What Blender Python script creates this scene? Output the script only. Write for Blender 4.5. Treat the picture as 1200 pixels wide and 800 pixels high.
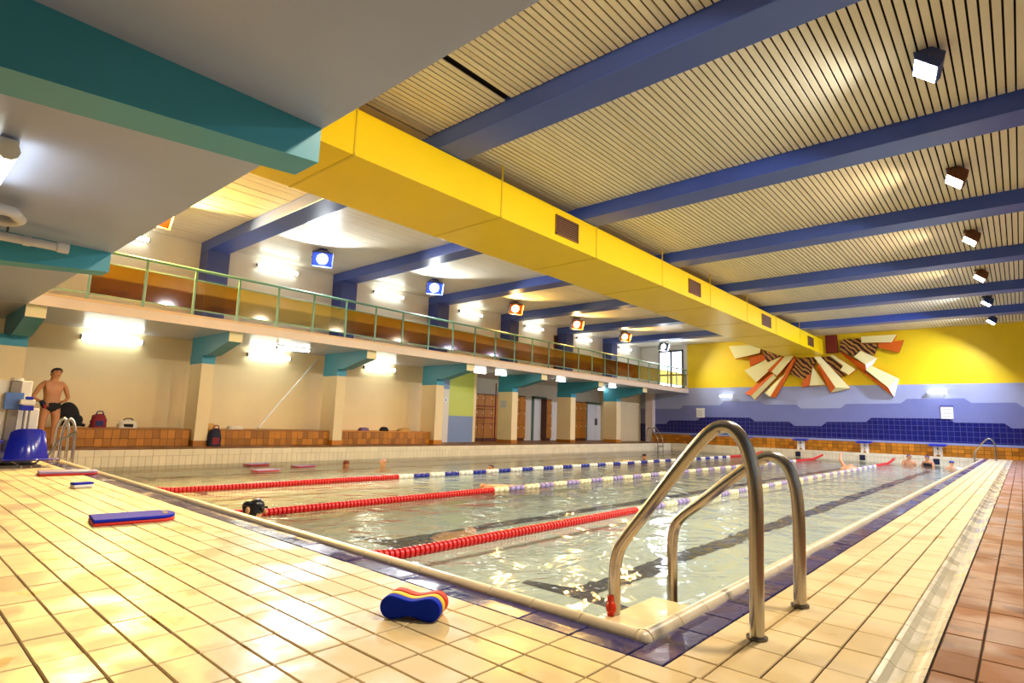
import bpy, bmesh, math, random
from mathutils import Vector, Matrix
random.seed(7)
for o in list(bpy.data.objects): bpy.data.objects.remove(o)
S = bpy.context.scene
COL = S.collection

# ------------------------------------------------------------------ camera
EYE = Vector((0, 0, 0.8)); FOC = 668.66
YAW, PIT, ROL = -0.726522, 0.140739, 0.0320367
fw = Vector((math.sin(YAW)*math.cos(PIT), math.cos(YAW)*math.cos(PIT), math.sin(PIT)))
r0 = Vector((math.cos(YAW), -math.sin(YAW), 0)); u0 = r0.cross(fw)
rt = r0*math.cos(ROL) + u0*math.sin(ROL); up = u0*math.cos(ROL) - r0*math.sin(ROL)
cd = bpy.data.cameras.new('camera'); cam = bpy.data.objects.new('camera', cd); COL.objects.link(cam)
mw = Matrix((rt, up, -fw)).transposed().to_4x4(); mw.translation = EYE
cam.matrix_world = mw
cd.sensor_width = 36; cd.lens = FOC/1200*36; cd.clip_start = 0.05; cd.clip_end = 300
S.camera = cam
def view_size(p, s):                     # apparent size in pixels of a piece of size s at p, 0 outside the view
    d = Vector(p) - EYE; z = d.dot(fw)
    if z < .3: return 0
    x = d.dot(rt)/z*FOC; y = d.dot(up)/z*FOC
    if abs(x) > 660 or abs(y) > 470: return 0
    return s*FOC/z

# ------------------------------------------------------------------ world, exposure
W = bpy.data.worlds.new('world'); S.world = W; W.use_nodes = True
bg = W.node_tree.nodes['Background']; bg.inputs[0].default_value = (.80, .90, 1, 1); bg.inputs[1].default_value = .5
S.view_settings.view_transform = 'Standard'; S.view_settings.look = 'None'
S.view_settings.gamma = 1; S.view_settings.use_curve_mapping = False
S.view_settings.exposure = 0.2
FLOOD_W = 300; TUBE_E = 12.5

# ------------------------------------------------------------------ materials
def lin(c):
    if isinstance(c, str):
        c = [int(c[i:i+2], 16)/255 for i in (0, 2, 4)]
        c = [v/12.92 if v <= .04045 else ((v+.055)/1.055)**2.4 for v in c]
    return (*c[:3], 1)
MATS = {}
def mat(name, col, rough=.5, metal=0, var=0, vscale=3, rnd=0, bump=0, bscale=40, spec=.5, emit=0, coat=0, alpha=1, detail=4, stretch=None):
    m = bpy.data.materials.new(name); m.use_nodes = True; MATS[name] = m
    nt = m.node_tree; N = nt.nodes; L = nt.links; p = N['Principled BSDF']
    p.inputs['Base Color'].default_value = lin(col); p.inputs['Roughness'].default_value = rough
    p.inputs['Metallic'].default_value = metal; p.inputs['Specular IOR Level'].default_value = spec
    p.inputs['Coat Weight'].default_value = coat; p.inputs['Alpha'].default_value = alpha
    if emit:
        p.inputs['Emission Color'].default_value = lin(col); p.inputs['Emission Strength'].default_value = emit
    geo = N.new('ShaderNodeNewGeometry'); vec = geo.outputs['Position']
    if stretch:
        mp = N.new('ShaderNodeMapping'); mp.inputs['Scale'].default_value = stretch; L.new(vec, mp.inputs[0]); vec = mp.outputs[0]
    last = None
    if var:
        n = N.new('ShaderNodeTexNoise'); n.inputs['Scale'].default_value = vscale; n.inputs['Detail'].default_value = detail; L.new(vec, n.inputs['Vector'])
        mr = N.new('ShaderNodeMapRange'); mr.inputs['From Min'].default_value = .3; mr.inputs['From Max'].default_value = .7
        mr.inputs['To Min'].default_value = 1-var; mr.inputs['To Max'].default_value = 1+var*.5
        L.new(n.outputs[0], mr.inputs[0]); last = mr.outputs[0]
    if rnd:
        oi = N.new('ShaderNodeObjectInfo'); ad = N.new('ShaderNodeMath'); L.new(oi.outputs['Random'], ad.inputs[0]); L.new(geo.outputs['Random Per Island'], ad.inputs[1])
        fr = N.new('ShaderNodeMath'); fr.operation = 'FRACT'; L.new(ad.outputs[0], fr.inputs[0])
        mr2 = N.new('ShaderNodeMapRange'); mr2.inputs['To Min'].default_value = 1-rnd; mr2.inputs['To Max'].default_value = 1+rnd*.6; L.new(fr.outputs[0], mr2.inputs[0])
        if last is None: last = mr2.outputs[0]
        else:
            mu = N.new('ShaderNodeMath'); mu.operation = 'MULTIPLY'; L.new(last, mu.inputs[0]); L.new(mr2.outputs[0], mu.inputs[1]); last = mu.outputs[0]
    if last is not None:
        h = N.new('ShaderNodeHueSaturation'); h.inputs['Color'].default_value = lin(col); L.new(last, h.inputs['Value']); L.new(h.outputs[0], p.inputs['Base Color'])
    if bump:
        n = N.new('ShaderNodeTexNoise'); n.inputs['Scale'].default_value = bscale; L.new(vec, n.inputs['Vector'])
        b = N.new('ShaderNodeBump'); b.inputs['Strength'].default_value = bump; b.inputs['Distance'].default_value = .01
        L.new(n.outputs[0], b.inputs['Height']); L.new(b.outputs[0], p.inputs['Normal'])
    return m
def wet_tile(name, col, stain, rnd=.05, amount=.62, rmin=.10, rmax=.42):
    """glazed deck tile: wet patches change the gloss, amber stains with their own outline"""
    m = mat(name, col, rough=.3, rnd=rnd); nt = m.node_tree; N = nt.nodes; L = nt.links; p = N['Principled BSDF']
    src = p.inputs['Base Color'].links[0].from_socket
    geo = N.new('ShaderNodeNewGeometry')
    n = N.new('ShaderNodeTexNoise'); n.inputs['Scale'].default_value = 2.6; n.inputs['Detail'].default_value = 5; L.new(geo.outputs['Position'], n.inputs['Vector'])
    r = N.new('ShaderNodeMapRange'); r.inputs['From Min'].default_value = .42; r.inputs['From Max'].default_value = .58; r.inputs['To Min'].default_value = rmin; r.inputs['To Max'].default_value = rmax
    L.new(n.outputs[0], r.inputs[0]); L.new(r.outputs[0], p.inputs['Roughness'])
    n2 = N.new('ShaderNodeTexNoise'); n2.inputs['Scale'].default_value = 4.2; n2.inputs['Detail'].default_value = 3; L.new(geo.outputs['Position'], n2.inputs['Vector'])
    r2 = N.new('ShaderNodeMapRange'); r2.inputs['From Min'].default_value = amount; r2.inputs['From Max'].default_value = amount+.03; L.new(n2.outputs[0], r2.inputs[0])
    mx = N.new('ShaderNodeMix'); mx.data_type = 'RGBA'; L.new(r2.outputs[0], mx.inputs['Factor']); L.new(src, mx.inputs['A']); mx.inputs['B'].default_value = lin(stain)
    L.new(mx.outputs['Result'], p.inputs['Base Color'])
    n3 = N.new('ShaderNodeTexNoise'); n3.inputs['Scale'].default_value = 9; L.new(geo.outputs['Position'], n3.inputs['Vector'])
    b = N.new('ShaderNodeBump'); b.inputs['Strength'].default_value = .12; b.inputs['Distance'].default_value = .02; L.new(n3.outputs[0], b.inputs['Height']); L.new(b.outputs[0], p.inputs['Normal'])
    return m
wet_tile('deck_tile', 'D9C496', 'BE9C58', amount=.67, rmin=.28, rmax=.6)
wet_tile('quarry_tile', '8E5C28', '6E421A', rnd=.2, amount=.62, rmin=.35, rmax=.65)
wet_tile('navy_tile', '33306E', '4B3A6E', rnd=.12, amount=.62, rmin=.08, rmax=.3)
wet_tile('gutter_tile', 'D6CFB8', 'D8CE8A', rnd=.04, amount=.66)
mat('coping', 'E3D6BC', .3, var=.10, vscale=6)
mat('grout', '4E3320', .8, var=.2)
mat('concrete', '8A8378', .8)
mat('wall_tile', 'E9DDBE', .25, rnd=.06); mat('wall_grout', 'A89470', .8)
mat('pool_floor', 'CAD2CC', .5, var=.05, vscale=1.5)
mat('line_navy', '0C1038', .6)
mat('cream_wall', 'F2DEAE', .6, var=.05, vscale=1.2, bump=.05)
mat('white_wall', 'DDD8CE', .6, var=.04, vscale=1.2)
mat('soffit_white', 'C4C6D0', .3, var=.04)
mat('soffit', 'A2ADD0', .38, var=.05, vscale=1.0, bump=.08, bscale=60)
mat('fascia', 'E0CFC0', .55, var=.04)
mat('kerb', 'D9B98C', .5)
mat('teal', '3A98B2', .45, var=.06, vscale=1.5)
mat('cream_end', 'EFE3B0', .5)
mat('beam_blue', '4059B0', .35, var=.08, vscale=1.2)
mat('column_blue', '34458F', .4, var=.05)
mat('duct_yellow', 'FAD200', .28, var=.04, vscale=1.0, bump=.10, bscale=3)
mat('duct_strap', 'E0BC10', .4)
mat('grille', '7A4A1C', .5); mat('dark_void', '1A1310', .8)
mat('slat', 'E2D4B4', .45, rnd=.05, var=.03); mat('board', 'DAD3C2', .32, rnd=.03, bump=.05, bscale=4)
mat('plenum', '1C1414', .9)
mat('wall_yellow', 'F2CC0C', .45, var=.03)
mat('band_light', 'A3A9C6', .45, var=.03); mat('band_mid', '767CAC', .4, var=.03)
mat('brick', 'BE7A18', .35, rnd=.38); mat('mortar', '5A2E10', .8)
mat('bench_edge', '8C97C4', .4)
mat('steel', 'B4AFA8', .24, metal=1, bump=.03, bscale=60); mat('steel_dark', '6B6660', .35, metal=1)
mat('red_plastic', 'D3201F', .35); mat('white_plastic', 'EDEBE4', .35); mat('blue_plastic', '1E2C9E', .3)
mat('pale_float', 'F0E6C0', .35); mat('lavender_float', '9A8CC2', .35)
mat('yellow_foam', 'F2C91C', .6); mat('red_foam', 'D8361A', .6); mat('blue_foam', '1030C4', .7, spec=.1, var=.08, vscale=20)
mat('board_blue', '1E2EC0', .7, spec=.08); mat('board_red', 'D5281C', .5)
mat('rail_green', '6FA08C', .4); mat('housing_dark', '23242B', .4); mat('housing_blue', '2C3F78', .4); mat('housing_rust', '6A3A1A', .4)
mat('wood_door', 'B5741F', .4, var=.2, vscale=3, stretch=(4, 4, .6)); mat('wood_dark', '5A2C10', .45)
mat('door_white', 'E4E3DD', .4); mat('door_frame', '5E7A6A', .4); mat('lime', 'C3CE5E', .5); mat('slate_blue', '7E93B8', .5)
mat('sun_cream', 'F3E39A', .5, spec=.2); mat('sun_orange', 'D8641C', .6, spec=.15); mat('maroon', '7A1E12', .5); mat('sun_white', 'EFE9D2', .5)
mat('skin', 'C98B5E', .5, var=.06, vscale=8); mat('skin_pale', 'DDA678', .5); mat('hair', '1C120E', .6); mat('black_cloth', '121014', .8)
mat('cap_blue', '23308F', .4); mat('cap_pink', 'DDA6A6', .4); mat('cap_brown', '7A3522', .5); mat('cap_dark', '15161F', .3); mat('rubber_red', 'E03010', .5)
mat('bag_red', '8F1F2E', .7, var=.3, vscale=25); mat('bag_blue', '2A2D6B', .7); mat('bag_white', 'E6DCC8', .7, var=.1, vscale=15); mat('bag_purple', '7A5F86', .7); mat('bag_tan', 'CFA25A', .7); mat('bag_navy', '161A33', .7)
mat('hoist_white', 'E8E2D4', .4); mat('hoist_blue', '1822B4', .18, coat=.5); mat('panel_blue', '5A7CC2', .3); mat('hoist_grey', '8C8378', .4)
mat('paper', 'EDE9DC', .6); mat('ink', '1A1A1A', .6); mat('sign_edge', '3A3F86', .5)
mat('pipe_white', 'C9C9D2', .45)
mat('wall_back', 'CFC8B8', .7)
mat('frame_dark', '3C4048', .4)
# far wall navy tiles: fine grid
m = mat('navy_wall', '141A66', .18); nt = m.node_tree; N = nt.nodes; L = nt.links
g = N.new('ShaderNodeNewGeometry'); sx = N.new('ShaderNodeSeparateXYZ'); cx = N.new('ShaderNodeCombineXYZ'); L.new(g.outputs['Position'], sx.inputs[0]); L.new(sx.outputs[0], cx.inputs[0]); L.new(sx.outputs[2], cx.inputs[1])
b = N.new('ShaderNodeTexBrick'); b.offset = 0; b.inputs['Scale'].default_value = 1; b.inputs['Brick Width'].default_value = .2; b.inputs['Row Height'].default_value = .2; b.inputs['Mortar Size'].default_value = .008
b.inputs['Color1'].default_value = lin('10165E'); b.inputs['Color2'].default_value = lin('171D6A'); b.inputs['Mortar'].default_value = lin('4C4E86'); L.new(cx.outputs[0], b.inputs['Vector']); L.new(b.outputs[0], N['Principled BSDF'].inputs['Base Color'])
# tiger striped relief of the mural
m = mat('tiger', '8A5A22', .5); nt = m.node_tree; N = nt.nodes; L = nt.links
g = N.new('ShaderNodeNewGeometry'); w = N.new('ShaderNodeTexWave'); w.wave_type = 'BANDS'; w.bands_direction = 'DIAGONAL'; w.inputs['Scale'].default_value = 2.6; w.inputs['Distortion'].default_value = 5; w.inputs['Detail'].default_value = 2; L.new(g.outputs['Position'], w.inputs['Vector'])
cr = N.new('ShaderNodeValToRGB'); cr.color_ramp.interpolation = 'CONSTANT'; cr.color_ramp.elements[0].color = lin('3A160C'); cr.color_ramp.elements[1].position = .52; cr.color_ramp.elements[1].color = lin('B98038'); L.new(w.outputs[0], cr.inputs[0]); L.new(cr.outputs[0], N['Principled BSDF'].inputs['Base Color'])
def tinted(name, col, fac):
    m = bpy.data.materials.new(name); m.use_nodes = True; MATS[name] = m; nt = m.node_tree; N = nt.nodes; L = nt.links; N.clear()
    o = N.new('ShaderNodeOutputMaterial'); t = N.new('ShaderNodeBsdfTransparent'); t.inputs[0].default_value = lin(col)
    d = N.new('ShaderNodeBsdfDiffuse'); d.inputs[0].default_value = lin(col); gl = N.new('ShaderNodeBsdfGlossy'); gl.inputs['Roughness'].default_value = .05
    m1 = N.new('ShaderNodeMixShader'); m1.inputs[0].default_value = fac; L.new(t.outputs[0], m1.inputs[1]); L.new(d.outputs[0], m1.inputs[2])
    m2 = N.new('ShaderNodeMixShader'); m2.inputs[0].default_value = .08; L.new(m1.outputs[0], m2.inputs[1]); L.new(gl.outputs[0], m2.inputs[2]); L.new(m2.outputs[0], o.inputs[0])
tinted('amber_panel', 'B07A34', .14); tinted('clear_panel', 'D2C692', .14); tinted('window_glass', 'EEF4F8', .02)
def glow(name, col, e):
    m = bpy.data.materials.new(name); m.use_nodes = True; MATS[name] = m; nt = m.node_tree; N = nt.nodes; N.clear()
    o = N.new('ShaderNodeOutputMaterial'); em = N.new('ShaderNodeEmission'); em.inputs[0].default_value = lin(col); em.inputs[1].default_value = e; nt.links.new(em.outputs[0], o.inputs[0])
glow('tube_glow', 'F4FBEF', TUBE_E); glow('day_glow', 'EAF4FF', 4)
LAMPC = {'white': (.93, .97, 1), 'warm': (1, .80, .55), 'orange': (1, .60, .15), 'blue': (.62, .70, 1)}
for k, c in LAMPC.items(): glow('lens_'+k, c, 25)
# water
m = bpy.data.materials.new('water'); m.use_nodes = True; MATS['water'] = m; nt = m.node_tree; N = nt.nodes; L = nt.links; N.clear()
o = N.new('ShaderNodeOutputMaterial'); g = N.new('ShaderNodeNewGeometry')
mp = N.new('ShaderNodeMapping'); mp.inputs['Scale'].default_value = (1.0, .75, 1); L.new(g.outputs['Position'], mp.inputs[0])
n1 = N.new('ShaderNodeTexNoise'); n1.inputs['Scale'].default_value = 2.1; n1.inputs['Detail'].default_value = 3; n1.inputs['Roughness'].default_value = .55; n1.inputs['Distortion'].default_value = .6; L.new(mp.outputs[0], n1.inputs['Vector'])
bp = N.new('ShaderNodeBump'); bp.inputs['Strength'].default_value = .5; bp.inputs['Distance'].default_value = .08; L.new(n1.outputs[0], bp.inputs['Height'])
fr = N.new('ShaderNodeFresnel'); fr.inputs[0].default_value = 1.28; L.new(bp.outputs[0], fr.inputs[1])
gl = N.new('ShaderNodeBsdfGlossy'); gl.inputs['Roughness'].default_value = .06; L.new(bp.outputs[0], gl.inputs['Normal'])
rf = N.new('ShaderNodeBsdfTransparent'); rf.inputs[0].default_value = lin('F6FBF6')
df = N.new('ShaderNodeBsdfDiffuse'); df.inputs[0].default_value = lin('D4DCD0'); L.new(bp.outputs[0], df.inputs['Normal'])
m1 = N.new('ShaderNodeMixShader'); m1.inputs[0].default_value = .06; L.new(rf.outputs[0], m1.inputs[1]); L.new(df.outputs[0], m1.inputs[2])
m2 = N.new('ShaderNodeMixShader'); L.new(fr.outputs[0], m2.inputs[0]); L.new(m1.outputs[0], m2.inputs[1]); L.new(gl.outputs[0], m2.inputs[2]); L.new(m2.outputs[0], o.inputs[0])

# ------------------------------------------------------------------ geometry helpers
class MB:
    def __init__(s): s.v = []; s.f = []; s.mi = []
    def add(s, vs, fs, mi=0):
        k = len(s.v); s.v += [tuple(v) for v in vs]; s.f += [tuple(i+k for i in f) for f in fs]; s.mi += [mi]*len(fs); return s
    def box(s, x0, x1, y0, y1, z0, z1, ch=0, mi=0):
        c = ch
        vs = [(x0, y0, z0), (x1, y0, z0), (x1, y1, z0), (x0, y1, z0)]
        if c:
            vs += [(x0, y0, z1-c), (x1, y0, z1-c), (x1, y1, z1-c), (x0, y1, z1-c), (x0+c, y0+c, z1), (x1-c, y0+c, z1), (x1-c, y1-c, z1), (x0+c, y1-c, z1)]
            fs = [(3, 2, 1, 0), (8, 9, 10, 11)]
            for a in (0, 4):
                for i in range(4): j = (i+1) % 4; fs.append((a+i, a+j, a+4+j, a+4+i))
        else:
            vs += [(x0, y0, z1), (x1, y0, z1), (x1, y1, z1), (x0, y1, z1)]
            fs = [(3, 2, 1, 0), (4, 5, 6, 7)] + [(i, (i+1) % 4, 4+(i+1) % 4, 4+i) for i in range(4)]
        return s.add(vs, fs, mi)
    def prism(s, poly, axis, a, b, mi=0):          # polygon in the two other axes, extruded along axis
        n = len(poly)
        def P(p, t): q = list(p); q.insert(axis, t); return q
        vs = [P(p, a) for p in poly] + [P(p, b) for p in poly]
        fs = [tuple(range(n)), tuple(range(2*n-1, n-1, -1))] + [(i, n+i, n+(i+1) % n, (i+1) % n) for i in range(n)]
        return s.add(vs, fs, mi)
    def tube(s, path, r, n=12, cap=True, mi=0):
        path = [Vector(p) for p in path]; k = len(path); rs = r if isinstance(r, (list, tuple)) else [r]*k
        t0 = (path[1]-path[0]).normalized(); ref = Vector((0, 0, 1)) if abs(t0.z) < .9 else Vector((1, 0, 0))
        nn = t0.cross(ref).normalized(); vs = []; fs = []
        for i, p in enumerate(path):
            t = (path[min(i+1, k-1)]-path[max(i-1, 0)]).normalized(); nn = (nn - t*nn.dot(t)).normalized(); bb = t.cross(nn)
            for j in range(n):
                a = 2*math.pi*j/n; vs.append(p + (nn*math.cos(a)+bb*math.sin(a))*rs[i])
        for i in range(k-1):
            for j in range(n): fs.append((i*n+j, i*n+(j+1) % n, (i+1)*n+(j+1) % n, (i+1)*n+j))
        if cap: fs += [tuple(range(n-1, -1, -1)), tuple(range((k-1)*n, k*n))]
        return s.add(vs, fs, mi)
    def ball(s, c, rx, ry, rz, n=14, m=9, mi=0, z0=-1, z1=1):
        vs = []; fs = []
        for i in range(m+1):
            ph = math.asin(z0) + (math.asin(z1)-math.asin(z0))*i/m
            for j in range(n):
                a = 2*math.pi*j/n; vs.append((c[0]+rx*math.cos(ph)*math.cos(a), c[1]+ry*math.cos(ph)*math.sin(a), c[2]+rz*math.sin(ph)))
        for i in range(m):
            for j in range(n): fs.append((i*n+j, i*n+(j+1) % n, (i+1)*n+(j+1) % n, (i+1)*n+j))
        fs += [tuple(range(n-1, -1, -1)), tuple(range(m*n, (m+1)*n))]
        return s.add(vs, fs, mi)
    def mesh(s, name, mats, smooth=False):
        me = bpy.data.meshes.new(name); me.from_pydata(s.v, [], s.f)
        for q in ([mats] if isinstance(mats, str) else mats): me.materials.append(MATS[q])
        me.polygons.foreach_set('material_index', s.mi)
        if smooth:
            me.polygons.foreach_set('use_smooth', [True]*len(s.f))
            try: me.set_sharp_from_angle(angle=math.radians(50))
            except Exception: pass
        me.update(); return me
    def build(s, name, mats, parent=None, smooth=False, loc=None, rot=None, bevel=0, fix=True):
        me = s.mesh(name, mats, smooth)
        if fix:
            bm = bmesh.new(); bm.from_mesh(me); bmesh.ops.recalc_face_normals(bm, faces=bm.faces); bm.to_mesh(me); bm.free()
        o = link(name, me, parent, loc, rot)
        if bevel:
            md = o.modifiers.new('bevel', 'BEVEL'); md.width = bevel; md.segments = 3; md.limit_method = 'ANGLE'
            me.polygons.foreach_set('use_smooth', [True]*len(me.polygons))
            try: me.set_sharp_from_angle(angle=math.radians(50))
            except Exception: pass
        return o
def link(name, me, parent=None, loc=None, rot=None):
    o = bpy.data.objects.new(name, me); COL.objects.link(o)
    if parent: o.parent = parent
    if loc is not None: o.location = loc
    if rot is not None: o.rotation_euler = rot
    return o
def empty(name, loc=(0, 0, 0), rz=0):
    o = bpy.data.objects.new(name, None); COL.objects.link(o); o.location = loc; o.rotation_euler = (0, 0, rz); o.empty_display_size = .1; return o
def tag(o, label, cat, group=None, kind=None):
    o['label'] = label; o['category'] = cat
    if group: o['group'] = group
    if kind: o['kind'] = kind
    return o
def struct(o, label, cat): return tag(o, label, cat, kind='structure')
def stuff(o): o['kind'] = 'stuff'; return o
def curve(pts, n=8):                                # Catmull-Rom through points
    P = [Vector(p) for p in pts]; P = [P[0]*2-P[1]] + P + [P[-1]*2-P[-2]]; out = []
    for i in range(1, len(P)-2):
        for k in range(n):
            t = k/n; a, b, c, d = P[i-1:i+3]
            out.append(.5*((2*b)+(c-a)*t+(2*a-5*b+4*c-d)*t*t+(3*b-a-3*c+d)*t**3))
    return out + [P[-2]]
def field(name, cells, parent, mname, z1=0, h=.02, gap=.006, ch=.003, limit=300, minpx=9):
    """cells (x0,x1,y0,y1): the largest in view become objects of their own, the rest one joined part"""
    sc = []
    for c in cells:
        x0, x1, y0, y1 = c; sc.append((view_size(((x0+x1)/2, (y0+y1)/2, z1), max(x1-x0, y1-y0)), c))
    sc.sort(key=lambda t: -t[0]); cache = {}; rest = MB(); k = 0
    for s, c in sc:
        x0, x1, y0, y1 = c; w = round(x1-x0-gap, 3); d = round(y1-y0-gap, 3)
        if s >= minpx and k < limit:
            if (w, d) not in cache: cache[(w, d)] = MB().box(-w/2, w/2, -d/2, d/2, -h, 0, ch).mesh(name, mname)
            o = link(name, cache[(w, d)], parent, ((x0+x1)/2, (y0+y1)/2, z1+random.uniform(-.0012, .0012))); k += 1
        else: rest.box((x0+x1)/2-w/2, (x0+x1)/2+w/2, (y0+y1)/2-d/2, (y0+y1)/2+d/2, z1-h, z1, ch)
    if rest.v: stuff(rest.build(name+'_run', mname, parent, fix=False))

# ------------------------------------------------------------------ dimensions
XR, XL = -1.10, -13.6          # pool edges
YN, YF = 2.05, 28.0
WZ = -0.33                     # water level
YW = 29.1                      # far wall
XW = -16.0                     # left wall
XG = -13.15                    # gallery edge
GZ0, GZ1 = 2.64, 2.87
CZ = 5.25
XQ = 3.2                       # right wall
YB = -7.0                      # rear wall
YG = 1.75                      # near gallery edge
BAY = 3.93; BY0 = 5.45

# ------------------------------------------------------------------ decks
nd = struct(MB().box(XL-2.4, XQ, YB, YN, -.3, -.011).build('floor', 'grout'), 'wet cream tiled deck in front of the pool, with navy border', 'floor')
cells = []; px_ = .2555; py_ = .131
xs = [-1.10-.2555*k for k in range(-1, 52)]
for r in range(0, 34):
    y1 = 1.905-py_*r; y0 = y1-py_
    for k in range(51): cells.append((xs[k+1], xs[k], y0, y1))
    cells.append((-.8445, -.635, y0, y1)); cells.append((-.635, -.43, y0, y1))
cells = [c for c in cells if c[2] > -1.6]
field('tile', cells, nd, 'deck_tile')
bord = [(xs[k+1], xs[k], 1.905, 2.05) for k in range(1, 49)] + [(-1.10, -.965, 1.905, 2.06)]
field('border_tile', bord, nd, 'navy_tile')
rd = struct(MB().box(XR, -.43, YN, YF+.7, -.3, -.011).build('floor', 'grout'), 'cream tiled deck running along the right of the pool, with navy border and rounded coping', 'floor')
cells = []; ys = [2.05+.2555*k for k in range(105)]
for k in range(104):
    for a, b_ in ((-.965, -.83), (-.83, -.695), (-.695, -.562), (-.562, -.43)):
        cells.append((a, b_, ys[k], ys[k+1]))
field('tile', cells, rd, 'deck_tile')
field('tile', [(-.965, -.83, 1.905, 2.05), (-.83, -.63, 1.905, 2.05), (-.63, -.43, 1.905, 2.05)], nd, 'deck_tile')
field('border_tile', [(-1.10, -.965, ys[k], ys[k+1]) for k in range(104)], rd, 'navy_tile')
qd = struct(MB().box(-.295, XQ, YN-4, YF+.7, -.3, -.011).build('floor', 'grout'), 'brown quarry tiled walkway beyond the drain channel', 'floor')
cells = []
for k in range(-9, 104):
    y0 = 2.05+.2555*k
    for j in range(24):
        x0 = -.292+.125*j
        if x0 < XQ-.13: cells.append((x0, x0+.125, y0, y0+.2555))
field('tile', cells, qd, 'quarry_tile')
# drain channel: curved white tiles
dc = struct(MB().box(-.43, -.295, YN-4, YF+.7, -.3, -.05).build('trim_1', 'grout'), 'white curved drain channel between cream and brown deck tiles', 'drain')
prof = [(-.0655, 0), (-.05, -.004), (-.03, -.020), (0, -.028), (.03, -.020), (.05, -.004), (.0655, 0), (.0655, -.05), (-.0655, -.05)]
chm = MB().prism(prof, 1, -.1255, .1255); chme = chm.mesh('channel_tile', 'gutter_tile'); rest = MB()
for k in range(-9, 104):
    yc = 2.05+.2555*(k+.5)
    if view_size((-.36, yc, 0), .2) > 9: link('channel_tile', chme, dc, (-.3625, yc, 0))
    else: rest.prism([(-.3625+a, b_) for a, b_ in prof], 1, yc-.1255, yc+.1255)
stuff(rest.build('channel_tile_run', 'gutter_tile', dc))
# rounded coping along near and right pool edges
copn = struct(MB().box(XL, XR-.07, YN, YN+.06, -.3, -.02).build('trim_2', 'grout'), 'rounded cream coping along the near pool edge', 'coping')
copr = struct(MB().box(XR-.07, XR, YN, YF, -.3, -.02).build('trim_3', 'grout'), 'rounded cream coping along the right pool edge', 'coping')
def bull(w, h, n=8): return [(-w/2, -.06)] + [(-w/2*math.cos(math.pi*i/n), -.012+h*math.sin(math.pi*i/n)) for i in range(n+1)] + [(w/2, -.06)]
bc = bull(.075, .042)
mx_ = MB().prism(bc, 0, -.1255, .1255).mesh('coping_tile', 'coping', True); my_ = MB().prism(bc, 1, -.1255, .1255).mesh('coping_tile', 'coping', True)
rest = MB()
for k in range(49):
    xc = -1.155-.2555*(k+.5)
    if view_size((xc, YN, 0), .2) > 10: link('coping_tile', mx_, copn, (xc, YN+.035, 0))
    else: rest.prism([(YN+.035+a, b_) for a, b_ in bc], 0, xc-.1255, xc+.1255)
stuff(rest.build('coping_tile_run', 'coping', copn, smooth=True)); rest = MB()
for k in range(101):
    yc = 2.10+.2555*(k+.5)
    if view_size((XR, yc, 0), .2) > 10: link('coping_tile', my_, copr, (XR-.035, yc, 0))
    else: rest.prism([(XR-.035+a, b_) for a, b_ in bc], 1, yc-.1255, yc+.1255)
stuff(rest.build('coping_tile_run', 'coping', copr, smooth=True))
MB().ball((XR-.036, YN+.036, -.012), .040, .040, .041).build('corner_tile', 'coping', copr, smooth=True)
# left and far decks
struct(MB().box(-18, XL-.02, YN, YF+.7, -.4, 0).build('floor', 'quarry_tile'), 'narrow brown deck along the left of the pool under the gallery', 'floor')
struct(MB().box(-18, XQ, YF+.02, YW+.1, -.4, -.001).build('floor', 'deck_tile'), 'narrow tiled deck at the far end of the pool', 'floor')

# ------------------------------------------------------------------ pool
BZ = -.47                       # bottom raised to its apparent depth, so refraction is put into the shape
pool = struct(MB().box(XL-.3, XR+.02, YN-.1, YF+.3, -.9, BZ).build('pool_basin', 'pool_floor'), 'pale tiled swimming pool basin with navy lane lines', 'pool')
MB().box(XL-.25, XL-.0, YN, YF+.2, -.6, -.02).build('pool_wall', 'wall_grout', pool)
MB().box(XL-.2, XR, YF, YF+.02, -.6, -.02).build('pool_wall', 'wall_grout', pool)
MB().box(XL, XR, YN-.05, YN+.05, -.6, -.06).build('pool_wall', 'wall_tile', pool)
MB().box(XR-.05, XR+.02, YN, YF, -.6, -.06).build('pool_wall', 'wall_tile', pool)
tl = MB()
for k in range(101):
    y0 = YN+.06+.2555*k
    tl.box(XL-.02, XL+.012, y0+.003, y0+.2525, -.125, .004, .004)
    for q in (0, .12775): tl.box(XL-.02, XL+.008, y0+q+.003, y0+q+.1247, -.40, -.13, .003)
stuff(tl.build('wall_tile_band', 'wall_tile', pool, fix=False)); tl = MB()
for k in range(48):
    x0 = XL+.02+.2555*k
    tl.box(x0+.003, x0+.2525, YF-.012, YF+.03, -.125, .004, .004)
    for q in (0, .12775): tl.box(x0+q+.003, x0+q+.1247, YF-.008, YF+.02, -.40, -.13, .003)
stuff(tl.build('wall_tile_band', 'wall_tile', pool, fix=False))
RX = [-3.9, -6.5, -9.0]
for xm in (-2.6, -4.95, -7.5, -10.0, -12.4):
    y = YN+1.62; L_ = []; R__ = []
    while y < YF-1.6:
        bar = y < YN+1.8 or y > YF-1.8
        for side, lst_ in ((-1, L_), (1, R__)):
            lst_.append((xm+side*((.46 if bar else .12)+random.uniform(-.022, .022))+.02*math.sin(3.1*y), y+random.uniform(-.015, .015), BZ+.004))  # wavy edges shaped in for the bending of light by ripples
        y += .09
    n = len(L_); MB().add(L_+R__, [(k, n+k, n+k+1, k+1) for k in range(n-1)]).build('lane_line', 'line_navy', pool)
MB().box(-1.47, XR-.05, YN+.05, YN+.75, -.32, -.055, .01).build('corner_step', 'deck_tile', pool)
wat = MB(); nx, ny = 2, 2
wat.add([(XL, YN+.05, WZ), (XR-.05, YN+.05, WZ), (XR-.05, YF, WZ), (XL, YF, WZ)], [(0, 1, 2, 3)])
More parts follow.
